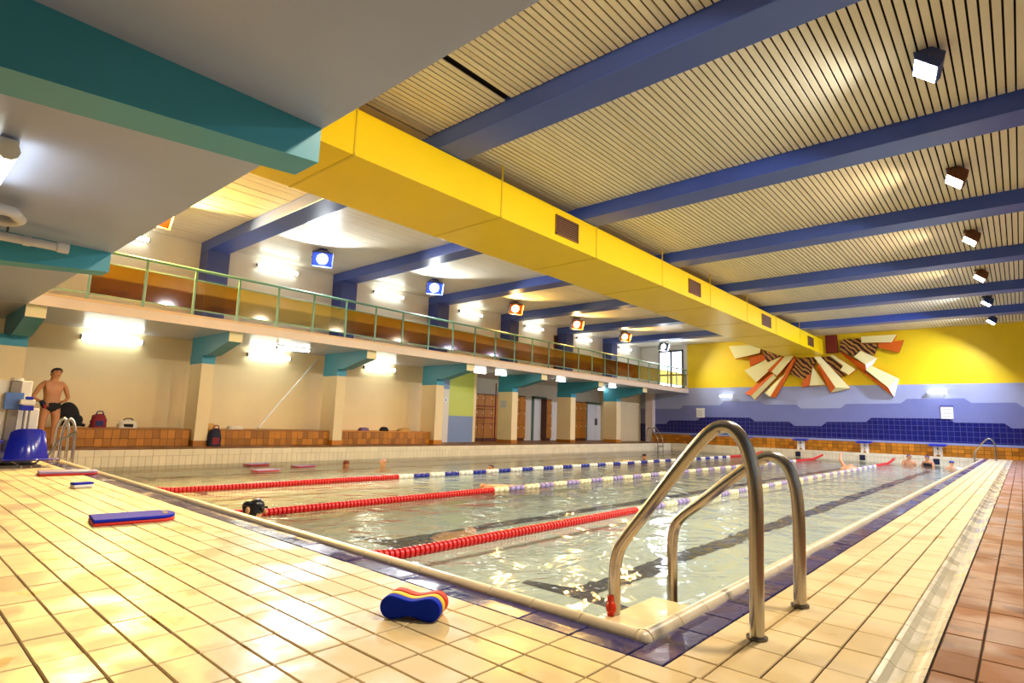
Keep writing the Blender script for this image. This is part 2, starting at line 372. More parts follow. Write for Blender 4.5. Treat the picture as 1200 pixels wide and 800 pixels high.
WATER = wat.build('pool_water', 'water')
tag(WATER, 'clear rippling pale water filling the pool', 'water', kind='stuff')

# ------------------------------------------------------------------ walls, ceiling
wf = struct(MB().box(-18.3, XQ+.3, YW, YW+.3, -.4, 5.6).build('wall_far', 'wall_yellow'), 'far end wall, yellow above stepped blue bands', 'wall')
LM = [(-18, 1.80), (-13.63, 1.80), (-13.46, 1.99), (-11.48, 2.01), (-11.25, 2.20), (-9.5, 2.22), (-9.25, 2.05), (-7.84, 2.05), (-7.62, 1.87), (-5.98, 1.90), (-5.78, 2.09), (-3.72, 2.12), (-3.5, 2.31), (-1.6, 2.33), (-1.38, 2.14), (-.05, 2.16), (.16, 1.97), (XQ, 1.97)]
MN = [(-18, .96), (-14.45, .98), (-14.26, 1.18), (-12.69, 1.21), (-12.46, 1.39), (-9.98, 1.41), (-9.74, 1.23), (-8.17, 1.25), (-7.95, 1.06), (-6.8, 1.08), (-6.57, 1.28), (-5.03, 1.31), (-4.83, 1.49), (-2.15, 1.51), (-1.96, 1.36), (-.44, 1.36), (-.24, 1.18), (XQ, 1.18)]
MB().prism([(-18, 1.5), (XQ, 1.5), (XQ, 2.91), (-18, 2.91)], 1, YW-.006, YW+.01).build('paint_band', 'band_light', wf)
MB().prism([(-18, .7), (XQ, .7)] + LM[::-1], 1, YW-.012, YW).build('paint_band', 'band_mid', wf)
MB().prism([(-18, .0), (XQ, .0)] + MN[::-1], 1, YW-.022, YW).build('tiled_band', 'navy_wall', wf)
MB().box(-18, XG-.05, YW-.02, YW, GZ1, CZ).build('white_panel', 'white_wall', wf)
wl = struct(MB().box(XW-.3, XW, YB, 16.0, -.1, CZ).build('wall_left', 'cream_wall'), 'long cream wall under the gallery, white above it', 'wall')
MB().box(XW, XW+.012, YB, YW, GZ1, CZ).build('upper_wall', 'white_wall', wl)
MB().box(XW-.3, XW, 16.0, YW, GZ0+.12, CZ).build('upper_wall', 'white_wall', wl)
MB().box(-17.5, -17.2, 15.7, 27.3, -.1, GZ0+.1).build('recess_wall', 'white_wall', wl)
MB().box(-17.5, XW-.3, 15.7, 16.0, -.1, GZ0).build('recess_wall', 'white_wall', wl)
MB().box(-17.5, XW, 16.0, 27.3, GZ0, GZ0+.12).build('recess_ceiling', 'white_wall', wl)
MB().box(-17.4, XW+.02, 26.75, YW, -.1, GZ0+.1).build('recess_wall', 'cream_wall', wl)
MB().box(XW, XW+.03, 14.48, 15.82, 0, .98).build('colour_panel', 'slate_blue', wl)
MB().box(XW, XW+.03, 14.48, 15.82, .98, GZ0).build('colour_panel', 'lime', wl)
pl_ = struct(MB().box(XW, XW+.10, 14.14, 14.47, 0, 1.95).build('trim_4', 'white_wall'), 'narrow white pilaster with a blue top beside the lime wall', 'pilaster'); MB().box(XW, XW+.10, 14.14, 14.47, 1.95, GZ0).build('pilaster_top', 'slate_blue', pl_)
struct(MB().box(-15.5, -15.08, YW-.35, YW-.03, 0, GZ0).build('trim_5', 'fascia'), 'pinkish corner pilaster where the blue wall begins', 'pilaster')
struct(MB().box(-18.3, XQ+.3, YB-.3, YB, -.3, 5.6).build('wall_near', 'wall_back'), 'plain wall behind the near deck', 'wall')
# unseen right wall; tall windows added to let sky light in as fill
wr = struct(MB().box(XQ, XQ+.3, YB, YW, -.3, .9).box(XQ, XQ+.3, YB, YW, 4.4, 5.6).build('wall_right', 'wall_back'), 'unseen right side wall with tall windows added for sky fill', 'wall')
for k in range(10): MB().box(XQ, XQ+.3, YB+3.9*k-.5, YB+3.9*k+.5, .9, 4.4).build('pier', 'wall_back', wr)
for k in range(9):
    w_ = struct(empty('window_%d' % (k+1), (XQ+.15, YB+3.9*k+1.95, .9)), 'tall window added in the unseen right side wall for daylight fill', 'window')
    MB().box(-.01, .01, -1.45, 1.45, 0, 3.5).build('pane', 'window_glass', w_)
    MB().box(-.04, .04, -.03, .03, 0, 3.5).box(-.04, .04, -1.45, 1.45, 1.7, 1.76).build('window_frame', 'frame_dark', w_)
cl = struct(MB().box(-18.3, XQ+.3, YB, YW+.3, CZ+.08, CZ+.3).build('ceiling', 'plenum'), 'ceiling of narrow cream slats with dark gaps', 'ceiling')
edges = [YB] + [BY0-BAY] + [BY0+BAY*k for k in range(6)] + [YW]
BW = .53
bays = []
for i in range(len(edges)-1):
    a = edges[i] + (BW if 1 <= i else 0); bays.append((a, edges[i+1]))
rest = MB(); lst = []; SP = .0955
for a, b_ in bays:
    n = int((XQ+6.7)/SP)
    for j in range(n):
        x0 = -6.7+SP*j
        lst.append((x0, a+.02, b_-.02))
lst2 = []
x = -6.2
sc = []
for (x0, a, b_) in lst:
    if a < 5 and b_ > 4 and (abs(x0+5.08) < .05): continue           # a slat is missing in the first bay
    ym = max(a, min(b_, a+.7)) if a > 3 else b_-.6
    sc.append((view_size((x0, (a+b_)/2 if a > 3 else b_-.6, CZ), .085), x0, a, b_))
sc.sort(key=lambda t: -t[0]); cache = {}
for i, (s, x0, a, b_) in enumerate(sc):
    d = round(b_-a, 3)
    if s > 0 and i < 300:
        if d not in cache: cache[d] = MB().box(0, SP-.021, 0, d, 0, .02).mesh('slat', 'slat')
        link('slat', cache[d], cl, (x0, a, CZ+random.uniform(0, .006)))
    else: rest.box(x0, x0+SP-.021, a, b_, CZ, CZ+.02)
stuff(rest.build('slat_run', 'slat', cl, fix=False))
rest = MB()
for a, b_ in bays:
    sp = .2 if a > 5 else .12
    for j in range(int((17.9-6.7)/sp+.001)):
        x0 = -17.9+sp*j; dz = random.uniform(0, .012) if a < 5 else random.uniform(0, .003)
        rest.box(x0, x0+sp-.006, a+.01, b_-.01, CZ+dz, CZ+.02+dz)
stuff(rest.build('board_run', 'board', cl, fix=False))
beams_txt = ['first blue roof beam out from the near gallery, crossing above the yellow duct', 'second blue roof beam out from the near gallery', 'third blue roof beam out from the near gallery', 'third blue roof beam before the sunburst wall', 'second blue roof beam before the sunburst wall', 'blue roof beam closest to the sunburst wall']
for k in range(6):
    y = BY0+BAY*k
    struct(MB().box(XW, XQ, y, y+BW, 4.99, CZ+.08).build('roof_beam', 'beam_blue', bevel=.012), beams_txt[k], 'beam')
    struct(MB().box(XW+.01, XW+.55, y, y+BW+.02, GZ1, 4.99).build('gallery_column', 'column_blue', bevel=.01), 'dark blue gallery column carrying the ' + beams_txt[k].replace(', crossing above the yellow duct', ''), 'column')

# ------------------------------------------------------------------ galleries
gal = struct(MB().box(XW, XG, YB, YW, GZ0, GZ1-.04).build('gallery', 'soffit_white'), 'left spectator gallery slab with pink fascia on teal brackets', 'gallery')
MB().box(XG-.02, XG+.012, YG, YW-.02, GZ0-.01, GZ1-.05).build('fascia', 'fascia', gal)
MB().box(XG-.25, XG+.02, YG, YW-.02, GZ1-.05, GZ1).build('kerb', 'kerb', gal)
ngal = struct(MB().box(XG, XQ, YB, YG, GZ0, GZ1).build('gallery', 'soffit'), 'pale underside of the near gallery with teal tapered beams', 'gallery')
col_txt = ['cream corner column behind the pool hoist', 'cream gallery column between the white bag and the navy backpack', 'cream gallery column beside the leaning white pole', 'cream gallery column beside the lime green wall', 'wide gallery column in front of the brown lockers', 'cream gallery column between white door and brown lockers', 'cream gallery column beside the white double doors']
CW = [.55, .30, .30, .34, .34, .36, .40]
for k in range(7):
    y0 = [1.5, 5.33, 9.02, 12.82, 16.72, 20.62, 24.45][k]; xf = -14.75; w_ = CW[k]
    c = struct(empty('gallery_support', (xf, y0, 0)), col_txt[k], 'column')
    MB().box(-.75, 0, 0, w_, .12, 1.98).build('shaft', 'cream_wall', c, bevel=.008)
    MB().box(-.76, .01, -.01, w_+.01, 0, .13).build('base', 'brick', c)
    MB().box(-.76, .004, -.004, w_+.004, 1.98, 2.2).build('cap', 'teal', c)
    if k: MB().prism([(-.75, GZ0), (1.42, GZ0), (1.42, 2.42), (.30, 2.17), (0, 2.17), (-.75, 2.17)], 1, 0, w_).build('bracket', 'teal', c)
    else: MB().prism([(-.75, GZ0), (1.42, GZ0), (1.42, 2.42), (.30, 2.17), (0, 2.17), (-.75, 2.17)], 1, w_-.3, w_).build('bracket', 'teal', c)
    MB().box(1.42, 1.435, 0 if k else w_-.3, w_, 2.42, GZ0).build('end_face', 'cream_end', c)  # flat cream on the pool-facing end of each teal bracket
for k, xb in enumerate((-3.25, -7.95)):
    t = struct(MB().prism([(YG-.01, GZ0), (YG-.01, 2.405), (-.2, 2.24), (YB, 2.0), (YB, GZ0)], 0, xb-.30, xb).build('gallery_bracket', 'teal'),
               ['teal tapered beam ending in front of the yellow duct', 'teal tapered beam beside the white pipes'][k], 'beam')
# railing
ral = tag(empty('gallery_railing', (XG-.06, 0, GZ1)), 'green metal gallery railing with amber panels', 'railing')
y_end = YW-.05
MB().tube([(0, YG, .995), (0, y_end, .995)], .03, 8).build('top_rail', 'rail_green', ral, smooth=True)
MB().tube([(0, YG, .77), (0, y_end, .77)], .012, 6).build('mid_rail', 'rail_green', ral)
MB().tube([(0, YG, .12), (0, y_end, .12)], .014, 6).build('bottom_rail', 'rail_green', ral)
pm = MB().box(-.018, .018, -.018, .018, 0, .98).mesh('post', 'rail_green')
ky = [2.60+.935*k if k < 9 else 2.60+.935*8+.985*(k-8) for k in range(28)]
ky = [y for y in ky if y < y_end-.1]
pa = None
for k, y in enumerate(ky):
    link('post', pm, ral, (0, y, 0))
    y1 = ky[k+1] if k+1 < len(ky) else y_end
    p_ = MB().box(-.004, .004, .03, y1-y-.03, .135, .755).build('panel', 'clear_panel' if 3 <= k < 6 or k > 21 else 'amber_panel', ral, loc=(0, y, 0))
# gallery door, dark, in the upper wall
d = struct(MB().box(XW+.012, XW+.06, 20.9, 21.75, GZ1, GZ1+2.0).build('door_1', 'wood_dark'), 'dark door in the white gallery wall', 'door')
MB().ball((XW+.09, 21.0, GZ1+1), .03, .03, .03, 8, 5).build('door_handle', 'steel', d)
# glazed far gallery doors
gd = struct(empty('window_10', (-14.1, YW-.02, GZ1)), 'bright glazed double door at the far end of the gallery', 'window')
MB().box(-.72, -.66, -.08, 0, 0, 2.1).box(-.05, .05, -.08, 0, 0, 2.1).box(.62, .7, -.08, 0, 0, 2.1).box(-.72, .7, -.08, 0, 2.02, 2.12).box(-.72, .7, -.08, 0, .72, .80).box(-.72, .7, -.08, 0, 0, .1).build('window_frame', 'frame_dark', gd)
for x0, x1 in ((-.66, -.05), (.05, .62)):
    for z0, z1 in ((.1, .72), (.8, 2.02)): MB().box(x0, x1, -.03, -.02, z0, z1).build('pane', 'day_glow', gd)

# ------------------------------------------------------------------ duct
du = tag(empty('air_duct', (-6.5, 0, 4.31)), 'large yellow rectangular air duct hanging below the roof beams', 'duct')
DL = YW-.42; DW = 1.75; DH = .67
MB().box(-DW, 0, .2, DL, 0, DH).build('duct_body', 'duct_yellow', du, bevel=.006)
for y in (3.98, 6.92, 9.92, 12.93, 15.93, 18.95, 21.95, 25.0, 28.0):
    MB().box(-DW-.008, .012, y-.02, y+.02, -.008, .012).box(-.012, .012, y-.012, y+.012, 0, DH+.27).box(-DW-.012, -DW+.012, y-.012, y+.012, 0, DH+.27).build('hanger_strap', 'duct_strap', du)
for y0, y1 in ((8.5, 9.2), (14.48, 15.2), (20.4, 21.3), (26.2, 27.0)):
    g_ = MB().box(0, .012, y0, y1, .16, .50).build('grille', 'dark_void', du)
    for q in range(7): MB().box(.010, .022, y0+.02, y1-.02, .18+.045*q, .20+.045*q).build('grille_bar', 'grille', g_)
    MB().box(.0, .024, y0-.03, y1+.03, .13, .16).box(.0, .024, y0-.03, y1+.03, .50, .53).box(0, .024, y0-.03, y0, .13, .53).box(0, .024, y1, y1+.03, .13, .53).build('grille_frame', 'grille', g_)

# ------------------------------------------------------------------ lamps
def aim(o, d): o.rotation_euler = Vector(d).to_track_quat('-Z', 'Y').to_euler()
def area(name, loc, d, sx, sy, w, col, parent=None, spread=180):
    l = bpy.data.lights.new(name, 'AREA'); l.shape = 'RECTANGLE'; l.size = sx; l.size_y = sy; l.energy = w; l.color = col; l.spread = math.radians(spread)
    if sx == sy: l.shape = 'DISK'
    o = bpy.data.objects.new(name, l); COL.objects.link(o); aim(o, d); o.location = loc
    if parent: o.parent = parent
    return o
def flood(loc, d, colr, hous, label, group, wscale=1, doors=False, spread=180, size=1):
    """ceiling floodlight: bowl housing, yoke and glowing lens, its light at the lens"""
    t = tag(empty('floodlight', (loc[0], loc[1], CZ)), label, 'floodlight', group)
    q = Vector(d).to_track_quat('-Z', 'Y'); c = Vector((0, 0, loc[2]-CZ)); R_ = q.to_matrix().to_4x4(); R_.translation = c
    w, h = .19*size, .14*size
    hb = MB(); a = [(-w, -h), (w, -h), (w, h), (-w, h)]; bk = [(-w*.6, -h*.55), (w*.6, -h*.55), (w*.6, h*.55), (-w*.6, h*.55)]
    vs = [(x, y, 0) for x, y in a] + [(x, y, .08) for x, y in a] + [(x, y, .22) for x, y in bk]
    hb.add([R_ @ Vector(v) for v in vs], [(0, 1, 2, 3)] + [(i, (i+1) % 4, 4+(i+1) % 4, 4+i) for i in range(4)] + [(4+i, 4+(i+1) % 4, 8+(i+1) % 4, 8+i) for i in range(4)] + [(8, 9, 10, 11)])
    hb.build('housing', hous, t)
    if doors:
        ln = MB(); vs = [(math.cos(math.pi*2*i/16)*h*.74, math.sin(math.pi*2*i/16)*h*.74, z) for z in (-.012, 0) for i in range(16)]
        ln.add([R_ @ Vector(v) for v in vs], [tuple(range(16)), tuple(range(31, 15, -1))] + [(i, 16+i, 16+(i+1) % 16, (i+1) % 16) for i in range(16)]); ln.build('lens', 'lens_'+colr, t)
    ln = MB(); vs = [(-w*.9, -h*.9, -.006), (w*.9, -h*.9, -.006), (w*.9, h*.9, -.006), (-w*.9, h*.9, -.006)]
    vs += [(x, y, .0) for x, y, z in vs]
    ln.add([R_ @ Vector(v) for v in vs], [(0, 1, 2, 3), (7, 6, 5, 4)] + [(i, 4+i, 4+(i+1) % 4, (i+1) % 4) for i in range(4)])
    if not doors: ln.build('lens', 'lens_'+colr, t)
    yk = MB(); sidev = (R_ @ Vector((w+.02, 0, .06)), R_ @ Vector((-w-.02, 0, .06)))
    zt = 0
    for s_ in sidev: yk.tube([s_, Vector((s_.x*.6+c.x*.4, s_.y*.6+c.y*.4, zt-.05)), Vector((c.x, c.y, zt))], .014, 6)
    yk.build('yoke', hous, t)
    MB().box(-.09, .09, -.09, .09, -.02, .0).build('ceiling_plate', hous, t)
    if doors:
        bd = MB()
        for x0, x1, y0, y1 in ((-w, w, h, h+.006), (-w, w, -h-.006, -h), (w, w+.006, -h, h), (-w-.006, -w, -h, h)):
            vs = [(x, y, z) for z in (0, -.14) for x, y in ((x0, y0), (x1, y0), (x1, y1), (x0, y1))]
            bd.add([R_ @ Vector(v) for v in vs], [(3, 2, 1, 0), (4, 5, 6, 7)] + [(i, (i+1) % 4, 4+(i+1) % 4, 4+i) for i in range(4)])
        bd.build('visor', hous, t)
    area('flood_light', R_ @ Vector((0, 0, -.02)), d, h*1.3 if doors else w*1.7, h*1.3 if doors else h*1.7, FLOOD_W*wscale, LAMPC[colr], t, spread)
    return t
rc = ['warm', 'white', 'warm', 'warm', 'warm', 'blue', 'blue']; rl = ['warm floodlight on the slatted ceiling above the near deck', 'cool white floodlight in a blue housing on the slatted ceiling between first and second beams', 'warm floodlight on the slatted ceiling between second and third beams', 'warm floodlight on the slatted ceiling just past the third beam', 'warm floodlight on the slatted ceiling, beside the bluish one', 'bluish floodlight on the slatted ceiling, second from the sunburst wall', 'bluish floodlight on the slatted ceiling in front of the yellow wall']
rh = ['housing_rust', 'housing_blue', 'housing_rust', 'housing_rust', 'housing_rust', 'housing_blue', 'housing_blue']
for k in range(7): flood((-.55, 3.85+3.89*k, 5.02), (-.62, -.10, -.78), rc[k], rh[k], rl[k], 'floodlights on the slatted ceiling', wscale=(.6 if k == 0 else .5 if k == 1 else .75 if k < 5 else 1.1), spread=145)
lc = ['orange', 'white', 'white', 'orange', 'orange', 'orange', 'white']
ll = ['orange floodlight above the near end of the gallery railing', 'white floodlight above the gallery before the second blue column', 'white floodlight above the gallery in front of the third blue column', 'orange floodlight above the gallery, nearest the white floodlights', 'orange floodlight above the gallery between two other orange ones', 'orange floodlight above the gallery before the last blue column', 'white floodlight in a dark housing beside the glazed gallery doors']
lh = ['housing_rust', 'housing_blue', 'housing_blue', 'housing_rust', 'housing_rust', 'housing_rust', 'housing_dark']
for k in range(7): flood((-13.75, 3.75+3.95*k, 4.98), (.80, -.42 if k else .05, -.42), lc[k], lh[k], ll[k], 'floodlights above the gallery', wscale=(3.0 if k == 0 else .8), doors=True, size=1.35)
def tube_light(loc, label, group, axis='y', L_=1.2, wall=True, rad=.05):
    t = tag(empty('tube_light', loc), label, 'lamp', group)
    if axis == 'y':
        MB().tube([(0, -L_/2, 0), (0, L_/2, 0)], rad, 10).build('diffuser', 'tube_glow', t, smooth=True)
        for s in (-1, 1): MB().tube([(0, s*L_/2, 0), (0, s*(L_/2+.03), 0)], rad*1.05, 10).build('end_cap', 'hoist_grey', t)
        (MB().box(-.10, -.045, -L_/2, L_/2, -.04, .05) if wall else MB().box(-.05, .05, -L_/2, L_/2, .045, .09)).build('fitting', 'white_plastic', t)
    else:
        MB().tube([(-L_/2, 0, 0), (L_/2, 0, 0)], rad, 10).build('diffuser', 'tube_glow', t, smooth=True)
        for s in (-1, 1): MB().tube([(s*L_/2, 0, 0), (s*(L_/2+.03), 0, 0)], rad*1.05, 10).build('end_cap', 'white_plastic', t)
        (MB().box(-L_/2, L_/2, .045, .10, -.04, .05) if wall else MB().box(-L_/2, L_/2, -.05, .05, .045, .09)).build('fitting', 'white_plastic', t)
    return t
gt = ['before the first blue column', 'between the first and second blue columns', 'between the second and third blue columns', 'between the third and fourth blue columns', 'above the dark gallery door', 'between the last two blue columns', 'past the last blue column']
for k in range(7): tube_light((XW+.125, 3.6+3.93*k, 4.98), 'glowing tube light high on the white gallery wall ' + gt[k], 'tube lights on the gallery wall')
ut = ['above the standing swimmer', 'above the leaning white pole', 'above the purple bag on the bench']
for k in range(3): tube_light((XW+.11, 3.73+3.78*k, 2.43), 'glowing tube light on the cream wall ' + ut[k], 'tube lights under the gallery', rad=.06)
tube_light((-14.6, 7.55, 2.57), 'tube light on the gallery underside by the leaning white pole', 'tube lights under the gallery', wall=False, L_=.9, rad=.035)
for k, (x, y) in enumerate(((-14.5, 14.6), (-14.4, 15.6), (-15.2, 17.8), (-14.0, 18.8), (-13.9, 22.6), (-15.5, 24.2))):
    tube_light((x, y, 2.57), ['short tube light on the gallery underside above the lime wall', 'short tube light on the gallery underside beside the lime wall', 'short tube light above the brown lockers', 'small tube light by the bracket in front of the brown lockers', 'small tube light by the bracket near the white double doors', 'short tube light above the white double doors'][k], 'tube lights under the gallery', wall=False, L_=.6, rad=.05)
tube_light((-5.62, .45, 2.53), 'tube light on the underside of the near gallery', 'tube lights under the near gallery', axis='x', wall=False, L_=1.1, rad=.06)
tube_light((-11.5, -.8, 2.54), 'tube light under the near gallery by the hoist', 'tube lights under the near gallery', axis='x', wall=False, L_=1.2, rad=.06)
for k, x in enumerate((-2.45, -11.1)):
    tube_light((x, YW-.12, 2.57 if k == 0 else 2.47), ['glowing tube light on the blue wall above the white notice on the right deck side', 'glowing tube light on the blue wall left of the sunburst'][k], 'tube lights on the far wall', axis='x', L_=.62, rad=.05)

# ------------------------------------------------------------------ benches of brick
brk = [MB().box(-.02, .006, -.074, .074, 0, hh-.008, .004).mesh('brick', 'brick') for hh in (.17, .20)]
def bench(y0, y1, label, h=.40, xf=-14.95):
    b = tag(empty('brick_bench', (xf, y0, 0)), label, 'bench', 'brick benches along the left wall')
    MB().box(XW-xf+.01, -.006, 0, y1-y0, 0, h-.03).build('core', 'mortar', b)
    MB().box(XW-xf+.01, .01, 0, y1-y0, h-.03, h).build('seat_slab', 'brick', b)
    n = int((y1-y0)/.155); st = (y1-y0)/n
    for k in range(n):
        for r in range(2):
            o = link('brick', brk[r], b, (random.uniform(-.002, .003), st*(k+.5), .004 if r == 0 else .174)); o.scale = (1, st/.155, 1)
    return b
bench(2.3, 5.30, 'brown brick bench behind the standing swimmer'); bench(5.66, 9.0, 'brown brick bench below the leaning white pole'); bench(9.35, 12.8, 'brown brick bench between the pole column and the lime wall')
fb = tag(empty('brick_bench', (-15.1, 28.7, 0)), 'long low brick bench under the navy tiles at the far end', 'bench')
MB().box(0, XQ+15.0, 0, .36, 0, .46).build('core', 'mortar', fb)
MB().box(0, XQ+15.0, -.02, .36, .46, .54).build('seat_slab', 'bench_edge', fb)
bb = MB()
for k in range(90):
    for r in range(3): bb.box(.2*k+.006, .2*k+.194, -.012, .02, .155*r+.006, .155*r+.149)
stuff(bb.build('brick_run', 'brick', fb, fix=False))

# ------------------------------------------------------------------ recess furniture
def locker(x, y0, y1, h, label, n=2, rows=3):
    t = tag(empty('locker', (x, y0, 0)), label, 'locker', 'brown lockers in the recess')
    w = (y1-y0)
    MB().box(-.38, -.02, 0, w, .1, h).box(-.36, -.05, .03, w-.03, 0, .1).build('body', 'wood_dark', t)
    for i in range(n):
        for r in range(rows):
            a = w/n*i+.012; b_ = w/n*(i+1)-.012; z0 = .12+(h-.14)/rows*r; z1 = z0+(h-.14)/rows-.02
            dd = MB().box(-.02, 0, a, b_, z0, z1).build('door', 'wood_door', t)
            MB().ball((.012, b_-.06, (z0+z1)/2+.15), .014, .03, .03, 8, 5).build('knob', 'white_plastic', dd)
locker(-16.8, 16.55, 17.3, 1.95, 'brown lockers next to the lime wall', 2, 3)
locker(-16.8, 17.3, 18.3, 1.95, 'brown lockers half hidden behind the wide column', 2, 3)
locker(-16.8, 19.1, 20.0, 2.0, 'brown lockers beside the white door', 2, 3)
locker(-16.8, 21.55, 21.95, 1.95, 'narrow brown locker right of the white door', 1, 3)
locker(-16.8, 23.6, 24.9, 1.95, 'brown lockers beside the white double doors', 3, 2)
gr_ = tag(empty('display_rail', (-16.3, 16.05, 0)), 'red rails across the opening beside the lime wall', 'rail')
for z in (.95, 1.42): MB().box(-.02, .02, 0, 1.4, z-.025, z+.025).build('rail', 'maroon', gr_)
for yy in (0, 1.38): MB().box(-.02, .02, yy, yy+.03, 0, 2.4).build('post', 'maroon', gr_)
d2 = struct(MB().box(-17.2, -17.15, 21.0, 21.84, 0, 1.95).build('door_2', 'door_white'), 'single white door in the recess with a green frame', 'door')
MB().box(-17.2, -17.12, 20.9, 21.0, 0, 2.05).box(-17.2, -17.12, 21.84, 21.94, 0, 2.05).box(-17.2, -17.12, 20.9, 21.94, 1.95, 2.05).build('door_frame', 'door_frame', d2)
MB().box(-17.15, -17.10, 21.72, 21.76, .9, 1.1).build('door_handle', 'steel_dark', d2)
d3 = struct(MB().box(-17.2, -17.13, 25.45, 26.24, 0, 1.9).box(-17.2, -17.13, 26.26, 26.74, 0, 1.9).build('door_3', 'door_white'), 'white double doors in the recess', 'door')
MB().box(-17.2, -17.11, 25.35, 25.45, 0, 2.0).box(-17.2, -17.11, 25.35, 26.75, 1.9, 2.0).build('door_frame', 'door_frame', d3)
MB().box(-17.13, -17.07, 26.17, 26.2, .8, 1.15).box(-17.13, -17.07, 26.3, 26.33, .8, 1.15).build('door_handle', 'steel_dark', d3)

# ------------------------------------------------------------------ sunburst sculpture on far wall
sun = tag(empty('sunburst_sculpture', (-7.0, YW-.03, 4.0)), 'wooden sunburst relief of cream, orange and striped planks on the yellow wall', 'sculpture')
def plank(front, d0, side='sun_orange', face='sun_cream', d1=None):
    """raised plank: front polygon (x,z) at depth d0 from the wall, sides run back to it"""
    n = len(front); ds = d0 if isinstance(d0, (list, tuple)) else [d0]*n
    vs = [(x+7.0, -dd, z-4.0) for (x, z), dd in zip(front, ds)] + [(x+7.0, 0, z-4.0) for x, z in front]
    mb = MB(); mb.add(vs, [tuple(range(n))], 0)
    mb.f += [tuple(range(2*n-1, n-1, -1))]; mb.mi.append(1)
    for i in range(n): mb.f.append((i, n+i, n+(i+1) % n, (i+1) % n)); mb.mi.append(1)
    return mb.build('plank' if face != 'tiger' else 'striped_relief', [face, side], sun)
D = .22
plank([(-10.85, 4.99), (-9.24, 4.98), (-9.35, 4.56), (-10.55, 4.33)], D)
plank([(-9.89, 4.4), (-9.21, 4.5), (-9.04, 4.26), (-9.86, 3.93)], .10, 'maroon', 'sun_orange')
plank([(-9.28, 4.75), (-8.77, 4.83), (-8.27, 4.52), (-8.97, 4.06), (-9.11, 4.3)], .15, 'wood_dark', 'tiger')
plank([(-10.1, 3.72), (-9.07, 4.22), (-8.8, 3.79), (-9.56, 3.12)], D)
plank([(-9.07, 4.03), (-8.28, 4.35), (-8.94, 3.72)], D+.04)
plank([(-9.0, 3.68), (-8.32, 4.32), (-8.21, 4.21), (-8.8, 3.58)], .26, 'sun_orange', 'sun_orange')
plank([(-10.17, 2.58), (-8.91, 3.59), (-8.72, 3.5), (-9.81, 2.46)], [.08, .10, .24, .24], 'maroon', 'sun_orange')
plank([(-9.81, 2.46), (-8.72, 3.5), (-8.63, 3.35), (-9.68, 2.28)], [.24, .24, .12, .12], 'sun_orange', 'sun_cream')
plank([(-8.8, 3.61), (-8.18, 4.31), (-7.76, 4.32), (-8.56, 3.4)], .30)
plank([(-9.23, 2.62), (-8.35, 3.45), (-8.17, 3.54), (-8.91, 2.41)], [.10, .12, .26, .26])
plank([(-8.91, 2.41), (-7.83, 4.22), (-7.66, 4.26), (-8.7, 2.38)], [.26, .26, .08, .08], 'maroon', 'sun_orange')
plank([(-7.69, 4.24), (-6.79, 4.24), (-7.0, 3.79), (-7.12, 3.43), (-7.42, 3.22), (-8.0, 3.46)], .14, 'wood_dark', 'tiger')
plank([(-7.54, 2.86), (-7.42, 3.37), (-7.12, 3.45), (-7.17, 2.92)], [.08, .08, .22, .22], 'sun_orange', 'sun_orange')
plank([(-7.17, 2.92), (-7.0, 3.79), (-6.53, 2.95)], [.22, .22, .10])
plank([(-6.93, 4.25), (-6.69, 4.26), (-5.54, 2.78), (-6.09, 2.81)], [.26, .10, .10, .30])
plank([(-6.88, 3.81), (-6.71, 3.9), (-6.09, 2.81), (-6.33, 2.59)], [.08, .28, .30, .08], 'maroon', 'sun_orange')
plank([(-6.33, 2.59), (-6.09, 2.81), (-5.54, 2.78)], [.08, .30, .10])
plank([(-6.72, 4.24), (-6.3, 4.24), (-5.76, 3.78), (-5.71, 3.35), (-5.9, 3.29)], .09, 'wood_dark', 'tiger')
plank([(-6.3, 4.29), (-6.14, 4.29), (-5.28, 3.6), (-5.56, 3.36), (-5.89, 3.6), (-5.76, 3.79)], .20)
plank([(-5.93, 4.44), (-5.82, 4.42), (-4.88, 3.77), (-4.93, 3.41)], [.06, .26, .26, .06], 'maroon', 'sun_orange')
plank([(-5.3, 3.72), (-4.9, 3.43), (-4.09, 2.77), (-3.97, 2.4)], [.06, .2, .30, .06], 'maroon', 'sun_orange')
plank([(-5.31, 4.16), (-5.07, 4.43), (-4.48, 4.08), (-4.88, 3.79)], [.26, .12, .12, .30])
plank([(-4.88, 3.79), (-4.48, 4.08), (-4.9, 3.41)], [.30, .12, .06], 'sun_white', 'sun_white')
plank([(-4.89, 3.57), (-4.67, 3.74), (-3.72, 3.16), (-4.09, 2.77)], [.30, .12, .12, .32])
plank([(-4.09, 2.77), (-3.72, 3.16), (-3.94, 2.38)], [.32, .12, .06], 'sun_white', 'sun_white')
plank([(-5.01, 5.05), (-3.68, 5.03), (-3.88, 4.71), (-5.0, 4.77)], D)
plank([(-4.39, 4.71), (-3.46, 4.8), (-3.66, 4.26), (-4.4, 4.54)], .12, 'maroon', 'sun_orange')
plank([(-5.83, 4.99), (-5.03, 4.98), (-5.02, 4.75), (-4.4, 4.68), (-4.56, 4.21), (-5.09, 4.41), (-5.34, 4.19), (-5.91, 4.46)], .10, 'wood_dark', 'tiger')
tag(MB().box(-6.46, -5.98, YW-.12, YW, 4.4, 5.22).box(-6.42, -6.02, YW-.13, YW-.11, 4.45, 5.17).build('wall_box', 'maroon'), 'maroon box on the yellow wall beside the duct end', 'box')

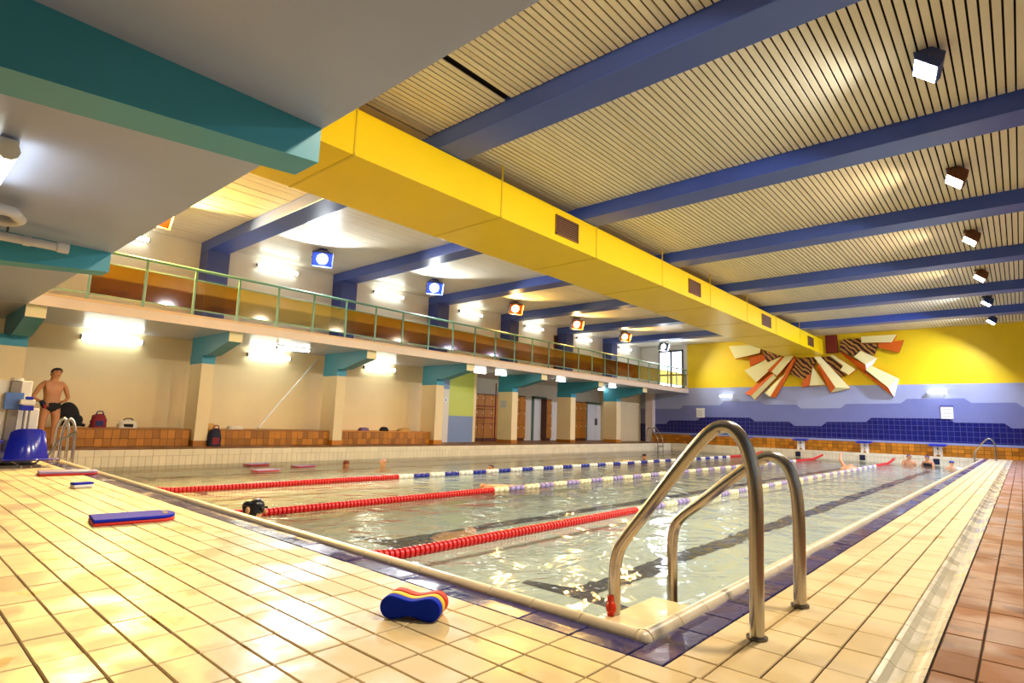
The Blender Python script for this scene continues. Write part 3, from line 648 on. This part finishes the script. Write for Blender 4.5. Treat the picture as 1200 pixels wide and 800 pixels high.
# ------------------------------------------------------------------ far end: signs, starting blocks
for x0, x1, z0, z1, lb in ((-12.7, -12.27, 1.37, 1.80, 'small white notice board on the blue wall near the gallery end'), (-2.38, -1.98, 1.5, 1.98, 'white notice board with a blue top edge on the blue wall')):
    s = tag(empty('notice_board', (x0, YW-.022, z0)), lb, 'sign')
    MB().box(0, x1-x0, -.03, 0, 0, z1-z0).build('board', 'paper', s)
    MB().box(-.02, x1-x0+.02, -.035, 0, z1-z0, z1-z0+.05).build('top_edge', 'sign_edge' if x0 > -5 else 'paper', s)
    ln = MB()
    for q in range(4): ln.box(.06, x1-x0-.06-.05*(q % 2), -.032, -.029, (z1-z0)*(.78-.18*q)-.008, (z1-z0)*(.78-.18*q)+.008)
    ln.build('text_line', 'hoist_grey', s)
bl_txt = ['starting block with blue top nearest the gallery', 'starting block with blue top, second from the gallery', 'starting block with blue top midway along the far end', 'starting block with blue top beside the crawling swimmer', 'starting block with blue top behind the seated swimmers']
for k, x in enumerate((-12.3, -9.95, -7.5, -5.0, -2.5)):
    t = tag(empty('starting_block', (x, 28.32, 0)), bl_txt[k], 'starting block', 'starting blocks at the far end')
    for s in (-1, 1): MB().box(s*.10-.045, s*.10+.045, -.04, .06, 0, .40).build('leg', 'white_plastic', t)
    MB().box(-.06, .06, -.045, -.035, .08, .38).build('number_plate', 'white_plastic', t)
    MB().box(-.018, .018, -.048, -.044, .25, .36).box(-.012, .012, -.048, -.044, .10, .20).build('marking', 'ink', t)
    MB().prism([(-.30, .40), (.22, .43), (.22, .49), (-.30, .45)], 0, -.28, .28).build('top_plate', 'blue_plastic', t)
    tag(MB().box(x-.14, x+.06, YF-.03, YF-.013, -.30, -.08, 0).box(x-.12, x+.04, YF-.034, YF-.03, -.28, -.10).build('lane_plate', 'line_navy'), 'dark plate on the tiled end wall below the ' + bl_txt[k].replace('starting block with blue top', 'block'), 'plate', 'lane plates on the end wall')

nt_ = tag(empty('paper_notice', (-15.2, 16.712, 1.35)), 'faint paper notice on the wide gallery column by the lockers', 'sign')
MB().box(-.17, .17, -.004, 0, 0, .30).build('sheet', 'white_wall', nt_)
for q in range(3): MB().box(-.13, .13-.05*(q % 2), -.006, -.003, .22-.08*q, .235-.08*q).build('text_line', 'slate_blue', nt_)
rs_ = tag(empty('round_sign', (XW+.10, 14.30, 1.55)), 'small round white sign on the pilaster beside the lime wall', 'sign')
MB().tube([(0, 0, 0), (.012, 0, 0)], .10, 18).build('disc', 'white_plastic', rs_)
MB().box(.012, .014, -.03, .03, -.05, .05).build('symbol', 'slate_blue', rs_)

# ------------------------------------------------------------------ lane ropes
def lane_rope(x, ca, cb, label):
    t = tag(empty('lane_rope', (x, 0, WZ)), label, 'lane rope', 'lane ropes across the pool')
    def zz(y):
        if y < 3.1: return .03+.17*((3.1-y)/1.0)**1.5
        if y > 26.2: return .03+.16*((y-26.2)/1.8)**1.3
        return .03
    YA = 2.14
    MB().tube([(0, YA+(27.98-YA)*k/60, zz(YA+(27.98-YA)*k/60)) for k in range(61)], .006, 5).build('cable', 'steel_dark', t)
    def run(y0, y1, mname, R, pitch, name, st=True):
        path = []; rs = []; y = y0
        while y < y1-.001:
            for f, q in ((0, .45), (.12, .96), (.5, 1), (.72, .96), (.8, .45)):
                yy = y+f*pitch; path.append((0, yy, zz(yy))); rs.append(R*q)
            y += pitch
        o = MB().tube(path, rs, 10).build(name, mname, t, smooth=True)
        if st: stuff(o)
        return o
    run(YA+.02, 6.95, 'red_plastic', .047, .053, 'red_float_run')
    y = 6.95; k = 0
    while y < 23.6:
        run(y+.01, y+.40, ca if k % 2 == 0 else cb, .045, .13, 'float_section', False); y += .41; k += 1
    run(23.7, 27.7, 'red_plastic', .047, .053, 'red_float_run')
lane_rope(RX[0], 'pale_float', 'lavender_float', 'lane rope with red and lavender floats nearest the steel ladder')
lane_rope(RX[1], 'pale_float', 'lavender_float', 'lane rope with red and lavender floats behind the swimmer at the edge')
lane_rope(RX[2], 'white_plastic', 'blue_plastic', 'lane rope with red, white and bright blue floats')

# ------------------------------------------------------------------ ladders
lad = tag(empty('pool_ladder', (-1.1, 2.7, 0)), 'large polished steel pool ladder rails at the near corner', 'ladder')
def rail(pts, y, r=.028):
    return MB().tube(curve([(x+1.1, y-2.7, z) for x, z in pts], 7), r, 18).build('handrail', 'steel', lad, smooth=True)
ra = rail([(-.822, 0), (-.816, .3), (-.812, .52), (-.822, .64), (-.85, .74), (-.895, .80), (-.945, .81), (-.995, .785), (-1.05, .73), (-1.13, .635), (-1.27, .455), (-1.395, .295), (-1.438, .225), (-1.456, .14), (-1.46, 0), (-1.46, -.46)], 2.41)
rb = rail([(-.822, 0), (-.816, .22), (-.814, .40), (-.822, .53), (-.85, .62), (-.895, .665), (-.945, .672), (-1.0, .645), (-1.06, .60), (-1.15, .53), (-1.29, .415), (-1.39, .335), (-1.432, .28), (-1.45, .20), (-1.455, .08), (-1.456, -.46)], 2.99)
for yy in (2.41, 2.99): MB().tube([(.278, yy-2.7, .0), (.278, yy-2.7, .010)], .040, 18).build('flange', 'steel_dark', lad)
for z in (-.42,): MB().box(-.40, -.30, -.29, .29, z-.02, z+.02).build('step', 'steel', lad)
MB().tube([(-.36, -.32, -.10), (-.36, -.32, .03)], .016, 8).ball((-.355, -.325, -.02), .026, .022, .03, 8, 6).build('red_tag', 'rubber_red', lad, smooth=True)
def small_ladder(loc, rz, label, s=1):
    t = tag(empty('pool_ladder', loc, rz), label, 'ladder')
    for q in (-.27, .27):
        MB().tube(curve([(.32, q, 0), (.32, q, .5), (.28, q, .68), (.18, q, .76), (.06, q, .70), (-.16, q, .42), (-.26, q, .25), (-.28, q, 0), (-.28, q, -.46)], 5), .022, 10).build('handrail', 'steel', t, smooth=True)
        MB().tube([(.32, q, 0), (.32, q, .012)], .04, 10).build('flange', 'steel_dark', t)
    for z in (-.14, -.4): MB().box(-.32, -.24, -.27, .27, z-.02, z+.02).build('step', 'steel', t)
small_ladder((XR+.05, 27.2, 0), 0, 'steel ladder at the far right pool corner')
small_ladder((XL-.05, 26.3, 0), math.pi, 'steel ladder at the far left pool corner')
t = tag(empty('pool_ladder', (-10.7, 2.08, 0)), 'thin steel handrails at the near left pool edge behind the hoist', 'ladder')
for q in (-.2, .2):
    MB().tube(curve([(q, -.09, 0), (q, -.08, .45), (q, -.05, .60), (q, .0, .64), (q, .05, .55), (q, .07, .35), (q, .08, -.46)], 5), .022, 10).build('handrail', 'steel', t, smooth=True)
for z in (-.14, -.4): MB().box(-.2, .2, .05, .12, z-.02, z+.02).build('step', 'steel', t)

# ------------------------------------------------------------------ swim gear
def slab(pts, z0, z1, name, mname, parent): return MB().prism(pts, 2, z0, z1).build(name, mname, parent, bevel=.008)
def kickboard(loc, rz, L_, W_, top, bot, label, group, tilt=0, h=.035):
    t = tag(empty('kickboard', loc, rz), label, 'kickboard', group); t.rotation_euler = (tilt, 0, rz)
    pts = [(-W_/2, -L_/2), (W_/2, -L_/2), (W_/2, L_/2-.12)] + [(W_/2*math.cos(a), L_/2-.12+.12*math.sin(a)) for a in [math.pi*i/8 for i in range(1, 8)]] + [(-W_/2, L_/2-.12)]
    slab(pts, 0, h/2, 'lower_layer', bot, t); slab(pts, h/2, h, 'upper_layer', top, t)
    MB().box(-.05, .05, L_/2-.08, L_/2-.05, h-.001, h+.002).build('grip_slot', 'ink', t)
kickboard((-4.92, 1.43, 0), -.12, .52, .30, 'board_blue', 'board_red', 'blue and red kickboard lying on the wet deck', 'kickboards on the deck', h=.045)
kickboard((-8.75, 1.78, 0), -.1, .58, .30, 'lavender_float', 'board_red', 'lavender topped red kickboard on the deck beside the hoist', 'kickboards on the deck', h=.05)
for (x, y, rz, lb) in ((-13.0, 6.1, .2, 'thin red kickboard floating nearest the left pool wall'), (-11.5, 5.6, .1, 'red kickboard floating closest to the red lane floats'), (-12.1, 6.75, .2, 'red kickboard floating before the swimmers by the left wall')):
    kickboard((x, y, WZ+.0), rz, .55, .26, 'lavender_float', 'board_red', lb, 'floating kickboards', h=.035)
t = tag(empty('pull_buoy', (-7.25, 1.60, 0), .2), 'small white float with blue top on the deck between the kickboards', 'pull buoy')
MB().box(-.05, .05, -.09, .09, 0, .035).build('lower_layer', 'white_plastic', t, bevel=.012); MB().box(-.05, .05, -.09, .09, .035, .055).build('upper_layer', 'board_blue', t, bevel=.008)
t = tag(empty('pull_buoy', (-1.925, 1.615, 0), math.atan2(.125, .20)), 'blue, yellow and red foam pull buoy on the deck', 'pull buoy')
def eight(R_=.045, L_=.082, waist=.030, n=12):
    out = []
    for k in range(48):                       # two lobes blended by a smooth waist
        a = 2*math.pi*k/48; x = (L_+R_)*math.cos(a); u = min(1, abs(x)/L_)
        hh = waist+(R_-waist)*(u*u*(3-2*u)) if abs(x) < L_ else math.sqrt(max(0, R_*R_-(abs(x)-L_)**2))
        out.append((x, R_+(hh if math.sin(a) >= 0 else -hh)))
    return out
for nm, mm, y0, y1 in (('front_layer', 'blue_foam', -.066, -.024), ('middle_layer', 'yellow_foam', -.024, .014), ('back_layer', 'red_foam', .022, .066)):
    MB().prism(eight(), 1, y0, y1).build(nm, mm, t, bevel=.006)
MB().prism(eight(.040, .075, .022), 1, .012, .024).build('strap_gap', 'ink', t)

# ------------------------------------------------------------------ people
def skin_mesh(verts, edges, sub=2):
    """verts: (x,y,z,rx,ry); returns an evaluated mesh grown with Skin + Subdivision"""
    me = bpy.data.meshes.new('tmp'); me.from_pydata([v[:3] for v in verts], edges, []); me.update()
    o = bpy.data.objects.new('tmp', me); COL.objects.link(o)
    md = o.modifiers.new('s', 'SKIN'); md.use_smooth_shade = True
    sv = me.skin_vertices[0].data
    for i, v in enumerate(verts): sv[i].radius = (v[3], v[4]); sv[i].use_root = (i == 0)
    s2 = o.modifiers.new('u', 'SUBSURF'); s2.levels = sub; s2.render_levels = sub
    dg = bpy.context.evaluated_depsgraph_get(); dg.update()
    out = bpy.data.meshes.new_from_object(o.evaluated_get(dg)); bpy.data.objects.remove(o)
    out.polygons.foreach_set('use_smooth', [True]*len(out.polygons)); out.materials.clear()
    return out
def shell(body, test, off, name, mname, parent, near=None):
    """clothing or hair: the body's own faces that pass the test, lifted off by off"""
    keep = [tuple(p.vertices) for p in body.polygons if test(p.center)]
    par = {}
    def root(a):
        while par.setdefault(a, a) != a: a = par[a]
        return a
    for f in keep:
        for v in f[1:]: par[root(v)] = root(f[0])
    cnt = {}
    for f in keep: cnt[root(f[0])] = cnt.get(root(f[0]), 0)+1
    if not cnt: return None
    if near:
        best = root(min(keep, key=lambda f: (sum((body.vertices[v].co for v in f), Vector())/len(f)-Vector(near)).length)[0])
    else: best = max(cnt, key=cnt.get)
    keep = [f for f in keep if root(f[0]) == best]
    idx = {v: n for n, v in enumerate(sorted({v for f in keep for v in f}))}
    me = bpy.data.meshes.new(name)
    me.from_pydata([body.vertices[v].co + body.vertices[v].normal*off for v in idx], [], [[idx[v] for v in f] for f in keep])
    me.polygons.foreach_set('use_smooth', [True]*len(keep)); me.update()
    me.materials.append(MATS[mname]); o = link(name, me, parent)
    sd = o.modifiers.new('thick', 'SOLIDIFY'); sd.thickness = off*.9; sd.offset = -1
    return o
# standing man: local x to his left, y backwards, z up
V = [(0, 0, .93, .165, .12), (0, .005, 1.06, .150, .11), (0, .0, 1.20, .178, .125), (0, .005, 1.34, .19, .125), (0, .01, 1.44, .10, .09), (0, .01, 1.50, .062, .062), (.012, -.005, 1.56, .085, .095), (.02, -.01, 1.65, .105, .125), (.02, .0, 1.735, .098, .112)]
Ed = [(i, i+1) for i in range(8)]
def chain(start, pts):
    p = start
    for q in pts: V.append(q); Ed.append((p, len(V)-1)); p = len(V)-1
    return p
for s, hand in ((-1, 0), (1, 1)):
    chain(3, [(s*.155, .01, 1.395, .066, .066), (s*.215, .015, 1.34, .058, .056), (s*.27, .03, 1.21, .048, .048), (s*.315, .05, 1.09, .040, .040), (s*.255, .0, 1.03, .036, .036), (s*.175, -.06 if s < 0 else .10, .985, .027, .027), (s*.14, -.09 if s < 0 else .12, .965, .034, .02)])
    chain(0, [(s*.095, 0, .84, .098, .10), (s*.115, -.005, .66, .080, .085), (s*.115, -.01, .49, .058, .060), (s*.115, .01, .36, .056, .060), (s*.115, .015, .20, .040, .042), (s*.115, .02, .085, .036, .04), (s*.12, -.06, .045, .040, .032), (s*.125, -.15, .03, .040, .022)])
V.append((.045, -.115, 1.625, .016, .018)); Ed.append((7, len(V)-1))
man = tag(empty('person', (-14.55, 2.52, 0), math.radians(90+8)), 'standing swimmer in black briefs with hands on hips, head turned aside', 'person')
man.scale = (.92, .92, .92)
bm_ = skin_mesh(V, Ed, 3); bm_.materials.append(MATS['skin'])
link('body', bm_, man)
shell(bm_, lambda c: c.z < .975 and c.z > .765+abs(c.x)*.72, .008, 'swim_briefs', 'black_cloth', man, near=(0, -.1, .92))
shell(bm_, lambda c: c.z > 1.635 + (.045 if c.y < -.06 else 0) or (c.z > 1.56 and c.y > .02), .014, 'hair', 'hair', man)
for s in (-1, 1):
    MB().box(s*.034+.006, s*.034+.046, -.122, -.108, 1.657, 1.665).build('eyebrow', 'hair', man)
    MB().ball((s*.034+.026, -.116, 1.640), .013, .010, .009, 8, 6).build('eye', 'hair', man, smooth=True)
    MB().ball((s*.088+.018, .005, 1.63), .014, .024, .034, 8, 6).build('ear', 'skin', man, smooth=True)
MB().ball((.026, -.098, 1.575), .026, .012, .008, 8, 5).build('mouth', 'bag_red', man, smooth=True)
for s in (-1, 1):                                     # five fingers spread on each hip
    for q in range(5):
        x0, y0, z0 = (s*.14, (-.09 if s < 0 else .12), .965)
        MB().tube([(x0, y0, z0+.02-.014*q), (x0-s*.035, y0-.022, z0+.018-.018*q), (x0-s*.062, y0-.026 if s < 0 else y0-.01, z0+.005-.02*q)], [.010, .009, .007], 6).build('finger', 'skin', man, smooth=True)
cl_ = tag(MB().tube([(-14.37, 2.33, .93), (-14.355, 2.36, .87), (-14.355, 2.40, .80)], [.04, .05, .03], 8).build('swim_goggles', 'bag_navy', smooth=True), 'dark blue and red swim gear held at the standing swimmer hip', 'goggles')
MB().tube([(-14.33, 2.37, .86), (-14.325, 2.41, .79)], .018, 6).build('red_strap', 'red_plastic', cl_)

def swimmer(loc, rz, cap, label, skin_='skin_pale', pose='upright', goggles=False, suit=False, capz=0):
    """swimmer in the water: one body mesh (head, shoulders, trunk, arms), cap on the head"""
    t = tag(empty('person', loc, rz), label, 'person', 'swimmers in the pool')
    if pose == 'upright':
        v = [(0, 0, -.20, .15, .10), (0, 0, -.05, .16, .10), (0, 0, .04, .06, .06), (0, -.005, .10, .058, .066), (0, -.01, .18, .074, .088), (0, .005, .245, .066, .08)]
        e = [(0, 1), (1, 2), (2, 3), (3, 4), (4, 5)]; k = 6
        for s in (-1, 1):
            v += [(s*.17, 0, -.03, .06, .06), (s*.25, -.05, -.15, .045, .045), (s*.22, -.2, -.2, .035, .035)]; e += [(1, k), (k, k+1), (k+1, k+2)]; k += 3
        zc = lambda c: c.z > .165 - capz + (.05-capz*.4 if c.y < -.045 else 0)
    elif pose == 'sit':
        v = [(0, 0, -.35, .15, .11), (0, .02, -.1, .14, .10), (0, 0, .10, .16, .10), (0, -.02, .20, .055, .055), (0, -.03, .25, .058, .066), (0, -.045, .33, .074, .088), (0, -.03, .39, .066, .08)]
        e = [(0, 1), (1, 2), (2, 3), (3, 4), (4, 5), (5, 6)]; k = 7
        for s in (-1, 1):
            v += [(s*.17, 0, .13, .06, .06), (s*.24, -.06, -.05, .045, .045), (s*.20, -.18, -.18, .035, .035)]; e += [(2, k), (k, k+1), (k+1, k+2)]; k += 3
        zc = lambda c: c.z > .30 + (.06 if c.y < -.08 else 0)
    else:                                              # front crawl, prone, local -y is forward
        v = [(0, .5, -.06, .14, .09), (0, .2, -.04, .15, .10), (0, 0, -.02, .16, .10), (0, -.14, .0, .06, .06), (0, -.24, .03, .074, .080), (0, -.31, .03, .06, .068)]
        e = [(0, 1), (1, 2), (2, 3), (3, 4), (4, 5)]; k = 6
        for s in (-1, 1):
            v += [(s*.1, .75, -.1, .085, .085), (s*.1, 1.1, -.12, .055, .055), (s*.1, 1.5, -.1, .04, .04)]; e += [(0, k), (k, k+1), (k+1, k+2)]; k += 3
        up_ = pose == 'crawl'
        v += [(.17, -.03, 0, .06, .06), (.30, -.10, .24 if up_ else -.05, .042, .042), (.30, -.34, .42 if up_ else -.1, .032, .032), (.30, -.45, .44 if up_ else -.12, .03, .016)]; e += [(2, k), (k, k+1), (k+1, k+2), (k+2, k+3)]; k += 4
        v += [(-.17, -.05, -.02, .06, .06), (-.2, -.35, -.12, .042, .042), (-.18, -.62, -.15, .032, .032)]; e += [(2, k), (k, k+1), (k+1, k+2)]
        zc = lambda c: c.y < -.235 and c.z > .015
    me = skin_mesh(v, e); me.materials.append(MATS[skin_]); link('body', me, t)
    if cap: shell(me, zc, .007, 'swim_cap' if 'cap' in cap else 'hair', cap, t)
    if pose == 'upright' or pose == 'sit':
        z = .165 if pose == 'upright' else .315; y = -.095 if pose == 'upright' else -.125
        for s in (-1, 1): MB().ball((s*.03, y, z+.015), .016 if goggles else .009, .012, .011, 8, 6).build('goggle' if goggles else 'eye', 'cap_dark', t, smooth=True)
        MB().ball((0, y-.01, z-.015), .012, .02, .018, 8, 6).build('nose', skin_, t, smooth=True)
        for s in (-1, 1): MB().ball((s*.08, y+.09, z), .012, .02, .03, 8, 6).build('ear', skin_, t, smooth=True)
    if suit: shell(me, lambda c: c.z < .10 and abs(c.x) < .16, .006, 'swimsuit', 'black_cloth', t, near=(0, -.1, 0))
    return t
R90 = math.pi/2
swimmer((-12.0, 7.75, WZ-.13), -R90, 'cap_brown', 'swimmer with a brown cap facing away near the left pool wall', 'skin')
swimmer((-11.45, 8.4, WZ-.08), R90, 'cap_pink', 'swimmer in a pale pink cap by the left pool wall')
swimmer((-5.45, 2.55, WZ+.06), 2.2, 'cap_dark', 'swimmer in a dark cap and goggles right at the near pool edge', goggles=True, capz=.05).scale = (1.2, 1.2, 1.15)
swimmer((-9.6, 10.2, WZ-.14), 0, 'cap_dark', 'dark capped swimmer by the blue and white lane rope', 'skin')
swimmer((-10.4, 19.2, WZ-.10), math.pi, 'hair', 'dark haired swimmer far away near the left wall', 'skin')
swimmer((-4.35, 22.0, WZ+.02), math.pi, None, 'crawling swimmer lifting one arm beside the lane rope', 'skin', pose='crawl')
swimmer((-3.35, 27.3, WZ-.02), .3, 'cap_blue', 'swimmer with a blue cap standing at the far wall', 'skin', pose='sit')
swimmer((-2.75, 27.4, WZ-.02), -.5, 'cap_blue', 'swimmer in a black suit and blue cap under the starting block', 'skin', pose='sit', suit=True)
swimmer((-1.95, 26.3, WZ+.02), math.pi, 'cap_blue', 'swimmer with a dark blue cap facing the far wall', 'skin_pale')
t_ = swimmer((-4.55, 4.3, WZ-.10), math.pi, None, 'swimmer gliding under water along the red lane floats', 'skin', pose='glide')
shell([c for c in t_.children if c.name.startswith('body')][0].data, lambda c: .35 < c.y < .85, .008, 'swim_shorts', 'bag_navy', t_)
swimmer((-7.0, 7.5, WZ-.02), 0, None, 'swimmer doing crawl behind the lavender lane rope', 'skin', pose='crawl2')
swimmer((-9.35, 16.2, WZ-.0), 0, None, 'swimmer doing crawl beside the blue and white lane rope', 'skin_pale', pose='crawl2')
tag(MB().box(-1.8, -1.35, 25.9, 26.1, WZ-.01, WZ+.05).build('float_board', ['white_plastic'], bevel=.02), 'white float beside the dark blue capped swimmer', 'kickboard')

# ------------------------------------------------------------------ bags and clothes on the bench
def bag(loc, sx, sy, sz, mname, label, kind='bag', strap=None, top=.5, sag=.1):
    t = tag(empty(kind, loc), label, 'bag', 'bags left on the benches')
    vs = []; n = 14; m_ = 7
    mb = MB()
    for i in range(m_+1):
        f = i/m_; r = (1-f**3*(1-top)) if f < 1 else top*.6
        for j in range(n):
            a = 2*math.pi*j/n; c, s = math.cos(a), math.sin(a); e = .6
            vs.append((sx*r*abs(c)**e*(1 if c > 0 else -1)*(1+sag*random.uniform(-1, 1)), sy*r*abs(s)**e*(1 if s > 0 else -1)*(1+sag*random.uniform(-1, 1)), sz*f*(1+.04*random.uniform(-1, 1))))
    fs = [(i*n+j, i*n+(j+1) % n, (i+1)*n+(j+1) % n, (i+1)*n+j) for i in range(m_) for j in range(n)] + [tuple(range(n-1, -1, -1)), tuple(range(m_*n, (m_+1)*n))]
    mb.add(vs, fs).build('bag_body', mname, t, smooth=True)
    if strap:
        MB().tube(curve([(sx*.4, -sy*.5, sz*.85), (sx*.5, -sy*.3, sz*1.15), (sx*.5, sy*.3, sz*1.15), (sx*.4, sy*.5, sz*.85)], 5), .012, 6).build('handle', strap, t, smooth=True)
        MB().box(sx*.85, sx*1.02, -sy*.5, sy*.5, sz*.1, sz*.5).build('pocket', strap, t, bevel=.01)
    return t
BX = -15.2
bag((BX, 3.50, .40), .12, .15, .30, 'bag_red', 'red and blue patterned backpack on the brick bench', 'backpack', 'bag_blue', .6)
bag((BX, 4.05, .40), .12, .19, .18, 'bag_white', 'white bag with dark handles on the brick bench', 'handbag', 'black_cloth', .7)
bag((-14.72, 5.78, 0), .12, .16, .42, 'bag_navy', 'navy backpack with red trim leaning against the column', 'backpack', 'bag_red', .6)
bag((BX, 5.85, .40), .10, .12, .14, 'bag_tan', 'tan cloth bundle on the bench above the navy backpack', 'cloth_bundle', None, .5)
bag((BX, 6.45, .40), .12, .20, .09, 'bag_white', 'folded white towel on the brick bench near the pole', 'towel', None, .7)
bag((BX, 10.35, .40), .11, .17, .10, 'bag_purple', 'purple bag on the brick bench past the pole', 'handbag', None, .7)
bag((BX, 11.1, .40), .11, .14, .13, 'black_cloth', 'small black bag on the brick bench past the pole', 'handbag', None, .5)
bag((BX, 11.9, .40), .12, .26, .11, 'bag_tan', 'pale tan towel heap on the brick bench before the lime wall', 'towel', None, .4, .2)
jk = tag(empty('jacket', (BX, 2.93, .41)), 'black jacket heaped on the brick bench beside the standing swimmer', 'jacket')
MB().ball((0, 0, .10), .13, .24, .42, 16, 9, z0=-.2).ball((.06, .16, .14), .08, .12, .13, 10, 7).build('jacket_body', 'black_cloth', jk, smooth=True)
MB().tube([(.08, .10, .12), (.16, .20, .06), (.18, .30, .035)], [.05, .04, .03], 8).build('sleeve', 'black_cloth', jk, smooth=True)
tag(MB().tube([(-15.1, 7.0, .44), (-15.85, 9.0, 2.52)], .022, 8).tube([(-15.1, 7.0, .438), (-15.125, 7.067, .50)], .028, 8).build('leaning_pole', 'white_plastic', smooth=True), 'long white pole leaning on the cream wall above the bench', 'pole')

# ------------------------------------------------------------------ pool hoist
h = tag(empty('pool_hoist', (-10.0, 1.55, 0)), 'white pool hoist with a shiny blue plastic seat', 'pool hoist')
seat = MB(); n = 12; m_ = 8; vs = []
for i in range(m_+1):                                   # shell seat: back curving down into the pan
    f = i/m_; z = .51-.40*f; wv = .185+.05*f; xo = -.05+.10*f**2
    for j in range(n+1):
        q = -1+2*j/n; vs.append((xo+.10*(1-q*q)*(1-.3*f) - .03, q*wv, z-.05*abs(q)**4*(1-f)))
k2 = len(vs); vs += [(x-.025, y*.97, z-.004) for x, y, z in vs]
fs = []
for i in range(m_):
    for j in range(n):
        a = i*(n+1)+j; fs += [(a, a+1, a+n+2, a+n+1), (k2+a+n+1, k2+a+n+2, k2+a+1, k2+a)]
for i in range(m_): a = i*(n+1); fs += [(a, a+n+1, k2+a+n+1, k2+a), (a+n, k2+a+n, k2+a+2*n+1, a+2*n+1)]
for j in range(n): fs += [(j, k2+j, k2+j+1, j+1), (m_*(n+1)+j, m_*(n+1)+j+1, k2+m_*(n+1)+j+1, k2+m_*(n+1)+j)]
seat.add(vs, fs).build('seat_back', 'hoist_blue', h, smooth=True)
MB().box(-.5, .10, -.25, .27, .09, .115).build('seat_pan', 'hoist_blue', h, bevel=.01)
MB().box(-.02, .14, -.26, .33, .10, .118).build('seat_lip', 'hoist_blue', h, bevel=.008)
for s in (-1, 1):
    MB().tube([(-.05, s*.15, .09), (.02, s*.10, .03), (-.1, s*.02, .01)], .014, 8).tube([(.0, s*.15, .09), (.0, s*.05, .012), (.1, s*.05, .012)], .012, 8).build('leg_frame', 'steel', h, smooth=True)
MB().box(-.35, .0, -.34, -.30, .10, .34).box(-.35, .0, -.34, -.26, .32, .36).build('armrest', 'hoist_blue', h, bevel=.01)
MB().box(-.75, -.40, -.42, .02, 0, 1.16).build('cabinet', 'hoist_white', h, bevel=.015)
MB().box(-.75, -.42, .02, .14, 0, .78).build('side_cover', 'hoist_white', h, bevel=.015)
MB().box(-.42, -.34, -.22, -.10, .2, 1.15).build('mast', 'hoist_grey', h, bevel=.01)
MB().tube([(-.38, -.16, 1.15), (-.38, -.16, 1.19)], .07, 12).build('mast_cap', 'bag_white', h)
MB().box(-.36, -.30, -.27, -.07, .76, .99).build('control_panel', 'panel_blue', h, bevel=.008)
MB().box(-.32, -.16, -.12, .04, .83, .90).build('motor_arm', 'hoist_white', h, bevel=.01)
MB().box(-.22, -.14, -.12, .03, .75, .82).build('headrest', 'hoist_blue', h, bevel=.012); MB().box(-.22, -.14, -.07, .01, .90, .94).build('grip', 'hoist_blue', h, bevel=.01)
for q in (-.06, -.01): MB().tube([(-.17, q, .45), (-.17, q, .78)], .013, 8).build('back_tube', 'steel', h, smooth=True)
MB().prism([(-.42, .05), (-.42, .5), (-.30, 1.0), (-.36, 1.02), (-.9, .62), (-.9, .05)], 0, -.6, -.45).build('side_arm', 'hoist_white', h)
MB().box(-.8, .05, -.40, .16, 0, .03).build('base_plate', 'steel_dark', h)
MB().tube([(-.1, .24, .12), (-.2, .36, .34), (-.22, .52, .43)], .014, 8).tube([(-.22, .47, .405), (-.225, .56, .45)], .026, 8).build('swing_lever', 'steel_dark', h, smooth=True)
MB().tube([(-.1, -.30, .34), (-.12, -.36, .40), (-.12, -.5, .30)], .014, 8).build('swing_lever', 'steel_dark', h, smooth=True)

# ------------------------------------------------------------------ pipes under the near gallery
p_ = tag(empty('ceiling_pipe', (-7.45, 0, 2.47)), 'white pipe with an elbow under the near gallery beside the teal beam', 'pipe')
MB().tube([(0, -4, 0), (0, 1.22, 0)], .045, 12).build('straight_pipe', 'pipe_white', p_, smooth=True)
MB().tube([(0, 1.15, 0), (0, 1.25, 0)], .055, 12).build('collar', 'pipe_white', p_, smooth=True)
for y in (.88, .5): MB().tube([(0, y, 0), (0, y+.06, 0)], .053, 12).build('collar', 'pipe_white', p_, smooth=True)
MB().tube(curve([(.45, -1, .05), (.42, .2, .05), (.5, .62, .03), (.62, .74, .03), (.78, .72, .03), (.86, .5, .05), (.86, -1, .05)], 6), .05, 12).build('elbow_pipe', 'pipe_white', p_, smooth=True)
for y in (.75, -.5): MB().tube([(0, y, .04), (0, y, .17)], .01, 6).build('hanger', 'steel_dark', p_)
